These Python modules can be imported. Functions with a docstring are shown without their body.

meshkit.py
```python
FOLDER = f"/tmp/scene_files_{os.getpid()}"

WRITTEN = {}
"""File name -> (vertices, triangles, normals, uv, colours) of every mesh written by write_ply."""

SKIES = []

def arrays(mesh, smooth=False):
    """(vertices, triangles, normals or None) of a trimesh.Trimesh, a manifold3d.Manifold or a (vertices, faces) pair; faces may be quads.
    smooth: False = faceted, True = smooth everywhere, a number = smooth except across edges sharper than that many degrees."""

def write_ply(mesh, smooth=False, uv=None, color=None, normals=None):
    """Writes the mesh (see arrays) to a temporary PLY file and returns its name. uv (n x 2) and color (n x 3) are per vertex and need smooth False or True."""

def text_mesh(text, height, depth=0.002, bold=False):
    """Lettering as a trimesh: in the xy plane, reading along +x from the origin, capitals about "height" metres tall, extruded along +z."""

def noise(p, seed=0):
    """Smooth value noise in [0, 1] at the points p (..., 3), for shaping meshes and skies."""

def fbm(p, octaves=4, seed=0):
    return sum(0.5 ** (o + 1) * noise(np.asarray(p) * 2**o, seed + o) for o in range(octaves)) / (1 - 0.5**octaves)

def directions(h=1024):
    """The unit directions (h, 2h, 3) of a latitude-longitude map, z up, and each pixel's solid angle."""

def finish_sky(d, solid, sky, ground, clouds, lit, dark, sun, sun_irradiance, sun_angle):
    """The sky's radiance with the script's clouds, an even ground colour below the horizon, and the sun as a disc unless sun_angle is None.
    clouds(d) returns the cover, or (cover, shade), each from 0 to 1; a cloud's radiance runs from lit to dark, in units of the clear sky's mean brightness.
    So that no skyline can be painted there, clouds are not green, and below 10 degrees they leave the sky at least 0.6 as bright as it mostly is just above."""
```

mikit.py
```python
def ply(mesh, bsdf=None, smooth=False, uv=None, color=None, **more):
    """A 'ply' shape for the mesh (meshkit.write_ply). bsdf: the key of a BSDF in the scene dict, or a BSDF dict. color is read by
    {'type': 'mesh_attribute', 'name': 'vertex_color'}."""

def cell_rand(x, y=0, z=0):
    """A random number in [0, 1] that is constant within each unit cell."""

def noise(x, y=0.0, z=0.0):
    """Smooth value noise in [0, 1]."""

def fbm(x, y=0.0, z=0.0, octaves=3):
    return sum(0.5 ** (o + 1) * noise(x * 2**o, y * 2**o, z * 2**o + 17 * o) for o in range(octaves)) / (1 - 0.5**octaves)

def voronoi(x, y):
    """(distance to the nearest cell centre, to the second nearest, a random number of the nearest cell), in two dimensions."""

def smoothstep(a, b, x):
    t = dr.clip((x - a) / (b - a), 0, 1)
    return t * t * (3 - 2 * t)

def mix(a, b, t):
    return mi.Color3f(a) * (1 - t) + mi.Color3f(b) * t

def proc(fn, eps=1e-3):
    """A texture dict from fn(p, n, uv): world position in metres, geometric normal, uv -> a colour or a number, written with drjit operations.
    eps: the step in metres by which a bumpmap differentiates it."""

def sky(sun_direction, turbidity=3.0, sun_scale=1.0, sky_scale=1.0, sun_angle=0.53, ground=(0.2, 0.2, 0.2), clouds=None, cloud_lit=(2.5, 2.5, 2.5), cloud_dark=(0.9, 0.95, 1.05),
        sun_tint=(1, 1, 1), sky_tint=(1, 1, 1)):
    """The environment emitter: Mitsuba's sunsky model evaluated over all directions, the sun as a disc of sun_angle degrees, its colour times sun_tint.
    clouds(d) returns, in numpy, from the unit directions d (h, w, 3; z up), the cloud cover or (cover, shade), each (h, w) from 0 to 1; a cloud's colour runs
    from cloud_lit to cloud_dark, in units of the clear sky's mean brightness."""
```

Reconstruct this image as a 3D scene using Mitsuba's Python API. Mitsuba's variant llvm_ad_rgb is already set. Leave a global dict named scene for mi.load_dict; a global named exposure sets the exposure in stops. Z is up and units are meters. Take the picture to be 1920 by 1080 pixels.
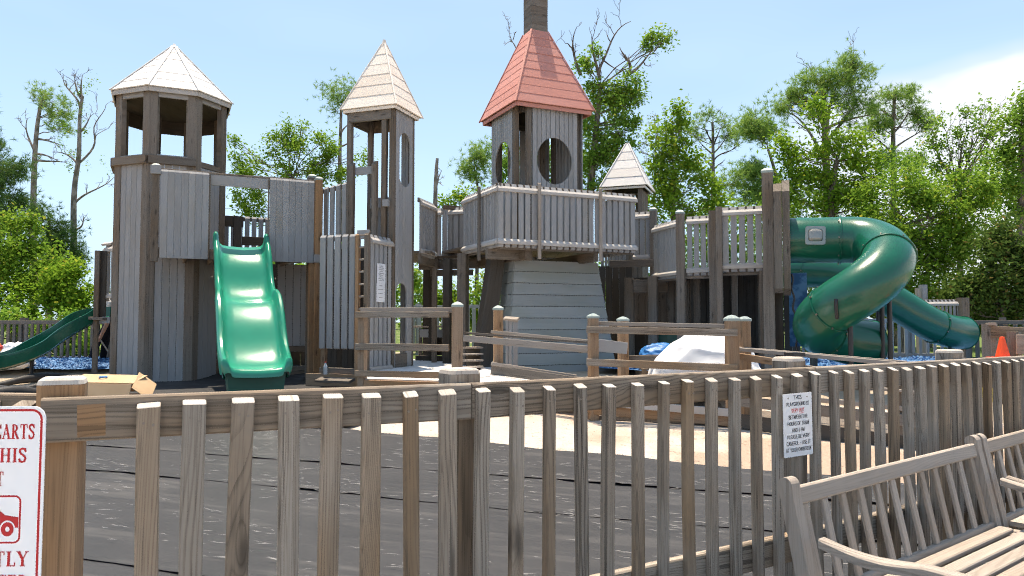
import math, random
import numpy as np, trimesh, shapely
from shapely.geometry import Polygon, box as sbox, Point
from shapely import affinity
import drjit as dr
import mitsuba as mi
import mikit, meshkit
from mikit import proc, noise, fbm, voronoi, cell_rand, smoothstep, mix

T = mi.ScalarTransform4f
rng = np.random.default_rng(7)
random.seed(7)
scene, labels = {}, {}

# ---------------------------------------------------------------- camera, sky, exposure
EYE = np.array([0.0, 0.0, 1.4])
FPX = 1405.0                                  # focal length in pixels of the 1920 px wide photograph
PITCH = math.atan(65.0 / FPX)                 # the horizon lies 65 px below the middle
FWD = np.array([0, math.cos(PITCH), math.sin(PITCH)])
UPV = np.array([0, -math.sin(PITCH), math.cos(PITCH)])
scene['camera'] = {'type': 'perspective', 'fov': math.degrees(2 * math.atan(960 / FPX)), 'fov_axis': 'x',
                   'near_clip': 0.05, 'far_clip': 3000.0,
                   'to_world': T().look_at(origin=EYE.tolist(), target=(EYE + FWD).tolist(), up=[0, 0, 1])}
SUN = np.array([-0.40 * math.cos(math.radians(77)), 0.917 * math.cos(math.radians(77)), math.sin(math.radians(77))])


def clouds(d):
    az = np.degrees(np.arctan2(d[..., 0], d[..., 1]))
    el = np.degrees(np.arcsin(np.clip(d[..., 2], -1, 1)))
    n1 = meshkit.fbm(np.stack([d[..., 0] * 5, d[..., 1] * 5, d[..., 2] * 9], -1), 5, 3)
    n2 = meshkit.fbm(np.stack([d[..., 0] * 2.2, d[..., 1] * 2.2, d[..., 2] * 7], -1), 4, 11)
    # a cumulus bank low in the east (right of the view and on round), the rest clear with thin veils
    bank = np.exp(-((az - 62) / 34.0) ** 4)
    top = 17.0 + 3.0 * np.clip((az - 30) / 40, 0, 1) + (n1 - 0.5) * 7
    top = np.where(az > 16, top, 0)
    cov = np.clip((top - el) / 2.2, 0, 1) * np.clip((az - 19.5 + (n1 - 0.5) * 6) / 3, 0, 1) * np.clip((el + 1) / 5, 0, 1) * bank ** 0.3
    veil = 0.26 + 0.30 * np.clip((32 - el) / 32, 0, 1) ** 1.3 + np.clip((n2 - 0.46) * 2.2, 0, 1) * 0.22 * np.clip((60 - el) / 40, 0, 1)
    cover = np.clip(np.maximum(cov, veil), 0, 1)
    return cover, np.clip(1.0 - cov * 1.6, 0, 1)


scene['sky'] = mikit.sky(SUN.tolist(), turbidity=3.0, clouds=clouds, cloud_lit=(2.1, 2.1, 2.12), cloud_dark=(1.42, 1.80, 2.02), ground=(0.24, 0.22, 0.2))
exposure = 2.5


def at(px, py, Y):
    """World point that stands Y metres ahead on the line of sight of a photograph pixel (used as a surveying aid)."""
    r = FWD + (px - 960) / FPX * np.array([1.0, 0, 0]) + (540 - py) / FPX * UPV
    return EYE + r * (Y / r[1])


def onz(px, py, Z):
    r = FWD + (px - 960) / FPX * np.array([1.0, 0, 0]) + (540 - py) / FPX * UPV
    return EYE + r * ((Z - EYE[2]) / r[2])


def V(*a):
    return np.array(a, float)


def v3(p2, z):
    return np.array([p2[0], p2[1], z], float)


E1, E2 = V(0.940, -0.342), V(0.342, 0.940)       # grid of the square tower
G1, G2 = V(0.906, 0.423), V(-0.423, 0.906)       # the same grid turned by 45 degrees


def ground_h(x, y):
    S = lambda a: np.clip(a, 0, 1) ** 2 * (3 - 2 * np.clip(a, 0, 1))
    x, y = np.asarray(x, float), np.asarray(y, float)
    r = S((x + 2.5) / 3.0)
    return 0.40 * S((y - 9) / 6) * r + (1 - r) * (0.12 * S((y - 9) / 5) + 0.28 * S((y - 15.9) / 1.8))


# ---------------------------------------------------------------- naming
used = {}


def numbered(name):
    k = used.get(name, -1) + 1
    used[name] = k
    return name if k == 0 else f"{name}_{k:03d}"


def thing(name, label, cat, group=None):
    key = numbered(name)
    labels[key] = {'label': label, 'category': cat}
    if group:
        labels[key]['group'] = group
    return key


def put(parent, name, mesh, mat, smooth=False, label=None, kind=None, color=None):
    """One entry of the scene: mesh is (v, f) or (v, f, uv) or a trimesh."""
    key = numbered(f"{parent}__{name}" if parent else name)
    uv = None
    if isinstance(mesh, tuple) and len(mesh) == 3:
        uv = mesh[2]
        mesh = trimesh.Trimesh(np.asarray(mesh[0], float), np.asarray(mesh[1], int), process=False)
    scene[key] = mikit.ply(mesh, mat + '_material', smooth=smooth, uv=uv)
    if label or kind:
        labels[key] = {}
        if label:
            labels[key]['label'] = label
        if kind:
            labels[key]['kind'] = kind
    return key


def solo(name, label, cat, mesh, mat, smooth=False, group=None, kind=None):
    key = put(None, name, mesh, mat, smooth)
    labels[key] = {'label': label, 'category': cat}
    if group:
        labels[key]['group'] = group
    if kind:
        labels[key]['kind'] = kind
    return key


def ground_piece(name, mesh, mat, smooth=False, label=None):
    key = put(None, name, mesh, mat, smooth)
    labels[key] = {'kind': 'structure', 'label': label or name.replace('_', ' ')}
    return key


# ---------------------------------------------------------------- mesh helpers, all with uv = (across, along) in metres
def ruv():
    return float(rng.integers(0, 180)) * 2.0 + 0.6, float(rng.uniform(0, 40))


def unit(a):
    a = np.asarray(a, float)
    return a / np.linalg.norm(a)


def rect(w, t, ch=0.004):
    a, b = w / 2, t / 2
    c = min(ch, a * 0.4, b * 0.4)
    return np.array([[-a + c, -b], [a - c, -b], [a, -b + c], [a, b - c], [a - c, b], [-a + c, b], [-a, b - c], [-a, -b + c]])


def prism(sec, p0, p1, A, B, cut0=(0, 0), cut1=(0, 0), segs=1, taper=1.0, bow=None):
    """Section (a, b) swept from p0 to p1; A, B the directions of a and b. cut: shear of the end faces along the length."""
    p0, p1, A, B = (np.asarray(x, float) for x in (p0, p1, A, B))
    L = np.linalg.norm(p1 - p0)
    d = (p1 - p0) / L
    sec = np.asarray(sec, float)
    n = len(sec)
    if np.dot(np.cross(A, B), d) < 0:
        sec = sec[::-1]
    vs, ls = [], []
    for k in range(segs + 1):
        t = k / segs
        sc = 1 + (taper - 1) * t
        s = sec * sc
        off = L * t + (1 - t) * (s @ np.asarray(cut0)) + t * (s @ np.asarray(cut1))
        q = p0 + off[:, None] * d + s[:, :1] * A + s[:, 1:] * B
        if bow is not None:
            q = q + np.asarray(bow) * (4 * t * (1 - t))
        vs.append(q)
        ls.append(off)
    v = np.vstack(vs)
    f = []
    for k in range(segs):
        for i in range(n):
            j = (i + 1) % n
            a, b, c, e = k * n + i, k * n + j, (k + 1) * n + j, (k + 1) * n + i
            f += [[a, b, c], [a, c, e]]
    for i in range(1, n - 1):
        f.append([0, i + 1, i])
        f.append([segs * n, segs * n + i, segs * n + i + 1])
    ou, ov = ruv()
    uu = np.tile(sec[:, 0] + sec[:, 1], segs + 1) + ou
    uv = np.stack([uu, np.concatenate(ls) + ov], 1)
    return v, np.array(f), uv


def beam(p0, p1, w, t, nrm, ch=0.004, **k):
    """Board of width w and thickness t from p0 to p1, thickness along nrm."""
    p0, p1 = np.asarray(p0, float), np.asarray(p1, float)
    d = unit(p1 - p0)
    n = np.asarray(nrm, float)
    n = unit(n - d * np.dot(n, d))
    s = np.cross(n, d)
    return prism(rect(w, t, ch), p0, p1, s, n, **k)


def post(x, y, z0, z1, w, ang=0.0, **k):
    return beam((x, y, z0), (x, y, z1), w, w, (math.cos(ang), math.sin(ang), 0), ch=0.008, **k)


def pboard(poly, O, S, Lg, N, t):
    """Shapely polygon in (s, l) extruded by t along N."""
    O, S, Lg, N = (np.asarray(x, float) for x in (O, S, Lg, N))
    ou, ov = ruv()
    vs, fs, uvs, at0 = [], [], [], 0
    for g in getattr(poly, 'geoms', [poly]):
        if g.is_empty or g.area < 1e-5 or g.geom_type != 'Polygon':
            continue
        m = trimesh.creation.extrude_polygon(g, t, engine='earcut')
        q = np.array(m.vertices)
        f = np.array(m.faces)
        if np.dot(np.cross(S, Lg), N) < 0:
            f = f[:, ::-1]
        vs.append(O + q[:, :1] * S + q[:, 1:2] * Lg + q[:, 2:] * N)
        fs.append(f + at0)
        uvs.append(np.stack([q[:, 0] + q[:, 2] + ou, q[:, 1] + ov], 1))
        at0 += len(q)
    if not vs:
        return None
    return np.vstack(vs), np.vstack(fs), np.vstack(uvs)


def joined(meshes):
    vs, fs, uvs, k = [], [], [], 0
    for m in meshes:
        if m is None:
            continue
        vs.append(np.asarray(m[0], float)); fs.append(np.asarray(m[1], int) + k)
        uvs.append(m[2] if len(m) > 2 else np.zeros((len(m[0]), 2)))
        k += len(m[0])
    return np.vstack(vs), np.vstack(fs), np.vstack(uvs)


def boxm(c, sx, sy, sz, ang=0.0, ch=0.01):
    c = np.asarray(c, float)
    a = V(math.cos(ang), math.sin(ang), 0)
    b = V(-math.sin(ang), math.cos(ang), 0)
    return prism(rect(sx, sy, ch), c - V(0, 0, sz / 2), c + V(0, 0, sz / 2), a, b)


def tube_mesh(pts, radii, sides=8, cap=True, uvlen=True):
    p = np.asarray(pts, float)
    n = len(p)
    r = np.broadcast_to(np.asarray(radii, float), (n,))
    t = np.gradient(p, axis=0)
    t /= np.linalg.norm(t, axis=1, keepdims=True) + 1e-12
    a = np.cross(t[0], V(0, 0, 1) if abs(t[0][2]) < 0.9 else V(1, 0, 0))
    a = unit(a)
    ang = np.arange(sides) * 2 * np.pi / sides
    vs = []
    lens = np.concatenate([[0], np.cumsum(np.linalg.norm(np.diff(p, axis=0), axis=1))])
    for i in range(n):
        a = unit(a - t[i] * np.dot(a, t[i]))
        b = np.cross(t[i], a)
        vs.append(p[i] + r[i] * (np.cos(ang)[:, None] * a + np.sin(ang)[:, None] * b))
    v = np.vstack(vs)
    i, j = np.meshgrid(np.arange(n - 1), np.arange(sides), indexing='ij')
    q = np.stack([i * sides + j, i * sides + (j + 1) % sides, (i + 1) * sides + (j + 1) % sides, (i + 1) * sides + j], -1).reshape(-1, 4)
    f = np.vstack([q[:, [0, 1, 2]], q[:, [0, 2, 3]]])
    if cap:
        c = []
        for k in range(1, sides - 1):
            c.append([0, k + 1, k])
            c.append([(n - 1) * sides, (n - 1) * sides + k, (n - 1) * sides + k + 1])
        f = np.vstack([f, c])
    uv = np.stack([np.tile(ang, n) * 0.1, np.repeat(lens, sides)], 1) + V(*ruv())
    return v, f, uv


def smooth_path(pts, n):
    """Catmull-Rom through the points."""
    from scipy.interpolate import CubicSpline
    p = np.asarray(pts, float)
    s = np.concatenate([[0], np.cumsum(np.linalg.norm(np.diff(p, axis=0), axis=1) ** 0.7)])
    return CubicSpline(s, p, axis=0)(np.linspace(0, s[-1], n))


# ---------------------------------------------------------------- materials
def rgb(c):
    return mi.Color3f(*c)


def wood_fn(light, dark, brown, var=0.25, brownness=0.35, grain=1.0, knots=True, crack=0.5):
    def fn(p, n, uv):
        u, v = uv.x, uv.y
        idn = dr.floor(u * 0.5)
        r1, r2, r3 = cell_rand(idn, 3, 1), cell_rand(idn, 7, 2), cell_rand(idn, 11, 5)
        lu = u - 2 * idn
        w = u + 0.03 * (noise(v * 1.6 + 5 * r1, lu * 5) - 0.5)
        if knots:
            kd = voronoi(lu * 7 + 31 * idn, v * 1.7)
            kk = dr.select(kd[2] > 0.72, 1 - smoothstep(0.02, 0.24, kd[0]), 0.0)
            w = w + 0.02 * kk
        fine = fbm(lu * 260 + 37 * r1, v * 7, 0, 2)
        warp = (noise(v * 0.8 + 7 * r3, lu * 5 + 3 * r1) - 0.5) * (7.0 + 9.0 * r2) + (noise(v * 2.6, lu * 18 + 9 * r2) - 0.5) * 3.0
        if knots:
            warp = warp + 2.5 * kk
        ph = (lu * (55.0 + 95.0 * r1)) + warp
        ring = dr.abs(ph - dr.floor(ph) - 0.5) * 2.0               # 1 on the dark latewood line
        late = smoothstep(0.35, 1.0, ring) * dr.clip(1.5 * noise(dr.floor(ph) * 3.7, 2.5 * r1, v * 0.7) - 0.1 + 0.5 * (r3 - 0.5), 0, 1.2)
        blotch = fbm(lu * 4 + 19 * r3 + 3 * idn, v * 1.3, 0, 3)
        b = dr.clip((blotch - 0.5) * 2.2 + (r2 - 0.5) * 0.9 + brownness, 0, 1)
        c = mix(light, brown, b)
        streak = smoothstep(0.55, 0.8, noise(w * 38 + 13 * r2, v * 0.8 + 3 * r1))
        g = dr.clip(1.0 - 0.7 * late - 0.45 * smoothstep(0.5, 0.85, fine) - 0.35 * streak, 0, 1)
        c = mix(rgb(dark), c, g * grain + (1 - grain))
        ck = smoothstep(0.78, 0.86, noise(w * 130 + 77, v * 1.5)) * smoothstep(0.45, 0.6, noise(w * 11, v * 0.8 + 5 * r1)) * crack
        c = c * (1 - 0.8 * ck)
        if knots:
            c = c * (1 - 0.6 * kk * kk)
        return c * (1 - var * 0.5 + var * r1)
    return fn


def bump_fn(amp_scale=1.0):
    def fn(p, n, uv):
        u, v = uv.x, uv.y
        w = u + 0.03 * (noise(v * 1.6, u * 5) - 0.5)
        return (0.5 * noise(w * 150, v * 2.0) + 0.5 * noise(w * 300, v * 5)) * amp_scale
    return fn


def mat(name, d):
    scene[name + '_material'] = d
    return name


def plain(name, col, rough=0.7, spec=0.4, **k):
    return mat(name, {'type': 'twosided', 'b': {'type': 'principled', 'base_color': {'type': 'rgb', 'value': list(col)}, 'roughness': rough, 'specular': spec, **k}})


def procm(name, fn, rough=0.8, spec=0.3, bump=None, bscale=0.002, eps=1e-3, **k):
    b = {'type': 'principled', 'base_color': proc(fn), 'roughness': rough, 'specular': spec, **k}
    if bump is not None:
        b = {'type': 'bumpmap', 't': proc(bump, eps), 'scale': bscale, 'b': b}
    return mat(name, {'type': 'twosided', 'b': b})


# weathered timbers of the playground (the end tops and the dark tone carry painted sun and shade)
procm('wood_grey', wood_fn((0.305, 0.308, 0.315), (0.215, 0.215, 0.215), (0.275, 0.265, 0.25), 0.20, 0.0, 0.38, False, 0.08), 0.75)
procm('wood_pale', wood_fn((0.44, 0.42, 0.40), (0.30, 0.28, 0.26), (0.40, 0.36, 0.32), 0.14, 0.2, 0.4, False, 0.15), 0.75)
procm('wood_end_sunlit', wood_fn((0.50, 0.46, 0.41), (0.34, 0.30, 0.26), (0.46, 0.40, 0.34), 0.2, 0.2, 0.6, False, 0.4), 0.8)  # paler than the fence wood, sunlight put into the colour
procm('wood_post', wood_fn((0.182, 0.160, 0.138), (0.085, 0.07, 0.056), (0.165, 0.12, 0.082), 0.35, 0.30, 0.8, True, 0.5), 0.8)
procm('wood_orange', wood_fn((0.30, 0.22, 0.155), (0.13, 0.085, 0.05), (0.33, 0.19, 0.095), 0.25, 0.55, 0.7, True, 0.4), 0.75)
procm('wood_fence', wood_fn((0.325, 0.282, 0.235), (0.10, 0.078, 0.057), (0.26, 0.178, 0.108), 0.26, 0.30, 0.85, True, 0.7), 0.8, bump=bump_fn(), bscale=0.0016)
procm('wood_bench', wood_fn((0.36, 0.315, 0.272), (0.20, 0.168, 0.138), (0.32, 0.262, 0.21), 0.14, 0.25, 0.6, False, 0.3), 0.75, bump=bump_fn(), bscale=0.0008)
procm('wood_deck', wood_fn((0.55, 0.54, 0.53), (0.40, 0.39, 0.38), (0.50, 0.47, 0.44), 0.15, 0.2, 0.5, False, 0.2), 0.7)
procm('clapboard', wood_fn((0.285, 0.305, 0.305), (0.215, 0.228, 0.228), (0.255, 0.275, 0.255), 0.16, 0.3, 0.35, False, 0.1), 0.7)
procm('roof_white', wood_fn((0.66, 0.65, 0.635), (0.57, 0.555, 0.53), (0.63, 0.605, 0.57), 0.10, 0.2, 0.35, False, 0.15), 0.6)
procm('roof_cream', wood_fn((0.78, 0.72, 0.64), (0.68, 0.61, 0.53), (0.75, 0.65, 0.55), 0.08, 0.3, 0.3, False, 0.1), 0.6)
procm('roof_red', wood_fn((0.50, 0.222, 0.18), (0.455, 0.188, 0.15), (0.52, 0.255, 0.215), 0.10, 0.4, 0.3, False, 0.05), 0.7)
procm('wood_dark_shaded', wood_fn((0.075, 0.068, 0.060), (0.035, 0.03, 0.025), (0.065, 0.05, 0.036), 0.3, 0.4, 0.7, False, 0.3), 0.85)  # dark timber with the gloom of the undersides put into its colour
plain('copper_cap', (0.28, 0.34, 0.33), 0.55, 0.4)
plain('steel_black', (0.02, 0.02, 0.022), 0.45, 0.5)
plain('nail', (0.22, 0.19, 0.165), 0.5, 0.5, metallic=0.6)


def green_fn(p, n, uv):
    a = fbm(p.x * 3, p.y * 3, p.z * 3, 3)
    b = smoothstep(0.62, 0.8, noise(p.x * 26, p.y * 26, p.z * 9)) * 0.25
    return mix((0.004, 0.078, 0.046), (0.006, 0.100, 0.060), a) * (1 - b * 0.2) + mi.Color3f(0.012) * b


procm('plastic_green', green_fn, 0.24, 0.5, clearcoat=0.3, clearcoat_gloss=0.9)


def green_fn2(p, n, uv):
    a = fbm(p.x * 4, p.y * 4, p.z * 4, 3)
    return mix((0.012, 0.19, 0.115), (0.018, 0.235, 0.145), a)


procm('plastic_slide', green_fn2, 0.20, 0.5, clearcoat=0.3, clearcoat_gloss=0.9)
plain('plastic_dark', (0.010, 0.075, 0.048), 0.4, 0.5)


def liner_fn(p, n, uv):
    a = fbm(p.x * 2.0, p.y * 2.0, 0, 4)
    q = 0.94 * p.x - 0.342 * p.y
    s = 0.342 * p.x + 0.94 * p.y
    weave = 0.5 + 0.5 * dr.sin(s * 420)
    dust = smoothstep(0.55, 0.85, fbm(q * 1.2, s * 9, 3, 4))
    return mix((0.024, 0.025, 0.027), (0.040, 0.040, 0.042), a) * (0.86 + 0.18 * weave) + mi.Color3f(0.05, 0.047, 0.043) * dust * 0.5


procm('liner_fabric', liner_fn, 0.55, 0.35)


def sand_fn(p, n, uv):
    a = fbm(p.x * 0.9, p.y * 0.9, 0, 4)
    b = noise(p.x * 70, p.y * 70)
    peb = smoothstep(0.86, 0.93, noise(p.x * 24, p.y * 24, 4))
    c = mix((0.31, 0.235, 0.18), (0.43, 0.37, 0.31), smoothstep(0.35, 0.65, a)) * (0.85 + 0.22 * b)
    return c * (1 - 0.5 * peb)


procm('sand', sand_fn, 0.9, 0.2)


def soil_fn(p, n, uv):
    a = fbm(p.x * 0.5, p.y * 0.5, 0, 5)
    b = fbm(p.x * 9, p.y * 9, 2, 3)
    grass = mix((0.05, 0.085, 0.02), (0.11, 0.14, 0.045), b)
    dirt = mix((0.24, 0.19, 0.14), (0.36, 0.30, 0.23), b)
    far = smoothstep(17, 21, p.y + 3 * (a - 0.5))
    return mix(dirt, grass, far * smoothstep(0.3, 0.5, a + 0.15))


procm('soil', soil_fn, 0.95, 0.1)


def blue_fn(p, n, uv):
    r = cell_rand(uv.x * 40, uv.y * 40)
    return mix((0.012, 0.07, 0.22), (0.12, 0.28, 0.50), r)


procm('mulch_blue', blue_fn, 0.6, 0.4)


def bag_fn(p, n, uv):
    a = fbm(p.x * 3, p.y * 3, p.z * 3, 3)
    return mix((0.74, 0.75, 0.77), (0.82, 0.83, 0.84), a)


procm('sack_white', bag_fn, 0.55, 0.3)
plain('sign_white', (0.74, 0.75, 0.77), 0.35, 0.5)
plain('paper_white', (0.70, 0.71, 0.74), 0.7, 0.3)
plain('ink_red', (0.42, 0.018, 0.022), 0.5, 0.3)
plain('ink_red_bright', (0.55, 0.03, 0.025), 0.5, 0.3)
plain('ink_black', (0.03, 0.03, 0.035), 0.6, 0.3)
plain('ink_faint', (0.34, 0.34, 0.36), 0.7, 0.2)
plain('cone_orange', (0.80, 0.085, 0.02), 0.5, 0.4)
plain('cooler_orange', (0.75, 0.25, 0.03), 0.5, 0.4)
plain('cooler_red', (0.55, 0.04, 0.03), 0.5, 0.4)
plain('plastic_yellow', (0.75, 0.55, 0.03), 0.45, 0.5)
plain('plastic_blue', (0.03, 0.16, 0.42), 0.5, 0.4)
plain('skin', (0.42, 0.24, 0.17), 0.6, 0.3)
plain('cloth_dark', (0.012, 0.012, 0.016), 0.9, 0.2)
plain('cloth_white', (0.6, 0.6, 0.6), 0.9, 0.2)
plain('window_clear', (0.42, 0.41, 0.38), 0.12, 0.7)
plain('window_dome', (0.20, 0.20, 0.185), 0.06, 0.9, clearcoat=1.0, clearcoat_gloss=0.98)
plain('window_frame', (0.24, 0.27, 0.26), 0.2, 0.6)
plain('glint_white', (0.20, 0.20, 0.205), 0.6, 0.4)  # pale tone of the painted glints on the liner
plain('bottle_clear', (0.45, 0.48, 0.5), 0.12, 0.6)


def card_fn(p, n, uv):
    a = fbm(p.x * 5, p.y * 5, p.z * 5, 3)
    return mix((0.42, 0.29, 0.17), (0.52, 0.38, 0.24), a)


procm('cardboard', card_fn, 0.85, 0.2)


def mural_fn(p, n, uv):
    a = fbm(p.x * 6, p.y * 6, p.z * 6, 4)
    return mix((0.02, 0.075, 0.16), (0.07, 0.17, 0.28), smoothstep(0.4, 0.6, a))


procm('mural_blue', mural_fn, 0.7, 0.3)


def bark_fn(p, n, uv):
    a = fbm(p.x * 14, p.y * 14, p.z * 4, 4)
    return mix((0.09, 0.072, 0.058), (0.25, 0.21, 0.175), smoothstep(0.3, 0.7, a))


procm('bark', bark_fn, 0.95, 0.1)


def bark2_fn(p, n, uv):
    a = fbm(p.x * 12, p.y * 12, p.z * 5, 4)
    return mix((0.16, 0.135, 0.11), (0.34, 0.29, 0.25), smoothstep(0.3, 0.7, a))


procm('bark_pale', bark2_fn, 0.95, 0.1)


def leaf_mat(name, c0, c1, c2, trans=0.75, rough=0.5):
    def fn(p, n, uv):
        c = mix(c0, c1, uv.x)
        return mix(c, rgb(c2), smoothstep(0.93, 1.0, uv.y))
    mat(name, {'type': 'principledthin', 'base_color': proc(fn), 'roughness': rough, 'spec_trans': 0.0, 'diff_trans': trans, 'eta': 1.45})


leaf_mat('leaf_bright', (0.125, 0.255, 0.029), (0.275, 0.407, 0.05), (0.399, 0.391, 0.056), 0.9)
leaf_mat('leaf_mid', (0.124, 0.264, 0.036), (0.296, 0.444, 0.066), (0.445, 0.432, 0.088), 0.85)
leaf_mat('leaf_dark', (0.061, 0.116, 0.024), (0.138, 0.204, 0.045), (0.242, 0.176, 0.06), 0.55, 0.3)
leaf_mat('needle', (0.164, 0.296, 0.061), (0.355, 0.505, 0.128), (0.492, 0.505, 0.139), 0.8)
leaf_mat('needle_dark', (0.061, 0.143, 0.043), (0.154, 0.251, 0.07), (0.247, 0.251, 0.079), 0.7)
leaf_mat('leaf_vine', (0.133, 0.273, 0.023), (0.292, 0.425, 0.045), (0.417, 0.407, 0.048), 0.9)
leaf_mat('leaf_grey', (0.158, 0.211, 0.086), (0.317, 0.359, 0.173), (0.402, 0.402, 0.192))
# ================================================================ the setting: ground sheets
def grid_sheet(xs, ys, hfn):
    X, Y = np.meshgrid(xs, ys)
    Z = hfn(X, Y)
    nx, ny = len(xs), len(ys)
    v = np.stack([X.ravel(), Y.ravel(), Z.ravel()], 1)
    i, j = np.meshgrid(np.arange(ny - 1), np.arange(nx - 1), indexing='ij')
    a = (i * nx + j).ravel()
    f = np.vstack([np.stack([a, a + 1, a + nx + 1], 1), np.stack([a, a + nx + 1, a + nx], 1)])
    return v, f


xs = np.concatenate([[-900, -300, -120, -60], np.linspace(-34, 34, 69), [60, 120, 300, 900]])
ys = np.concatenate([[-300, -60, -15], np.linspace(-6, 50, 57), [80, 150, 400, 1200]])
ground_piece('ground', grid_sheet(xs, ys, lambda X, Y: ground_h(X, Y) - 0.03), 'soil', True, 'bare soil and rough grass around the playground')
# walkway on the outside, under the benches
ground_piece('concrete_path', grid_sheet(np.linspace(-6, 8, 3), np.linspace(-4, 1.2, 3), lambda X, Y: X * 0 - 0.012), 'wood_deck', False, 'pale walkway outside the fence')


def sheet_poly(poly, step, hfn):
    """Triangulated sheet over a plan polygon."""
    x0, y0, x1, y1 = poly.bounds
    pts = [p for p in np.stack(np.meshgrid(np.arange(x0, x1, step), np.arange(y0, y1, step)), -1).reshape(-1, 2)]
    pts = np.array(pts)
    inside = shapely.contains_xy(poly.buffer(-step * 0.3), pts[:, 0], pts[:, 1])
    edge = np.array(poly.exterior.segmentize(step).coords)[:-1]
    P = np.vstack([edge, pts[inside]])
    from scipy.spatial import Delaunay
    tri = Delaunay(P).simplices
    c = P[tri].mean(1)
    tri = tri[shapely.contains_xy(poly, c[:, 0], c[:, 1])]
    a, b, cc = P[tri[:, 0]], P[tri[:, 1]], P[tri[:, 2]]
    cr = (b[:, 0] - a[:, 0]) * (cc[:, 1] - a[:, 1]) - (b[:, 1] - a[:, 1]) * (cc[:, 0] - a[:, 0])
    tri[cr < 0] = tri[cr < 0][:, ::-1]
    return np.column_stack([P, hfn(P[:, 0], P[:, 1])]), tri


def sand_z(x, y):
    return ground_h(x, y) + 0.004 + 0.035 * (meshkit.fbm(np.stack([x * 1.3, y * 1.3, x * 0], -1), 3, 5) - 0.4) * np.clip((y - 7) / 1.5, 0.1, 1)


ground_piece('sand', sheet_poly(Polygon([(-3.6, 8.6), (-2.2, 7.9), (2.0, 5.6), (6.5, 3.6), (8.5, 6.2), (6.5, 10.5), (1.5, 13.2), (-3.2, 13.4)]), 0.10, sand_z), 'sand', True, 'sunlit pale sand in the middle of the playground')


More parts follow.
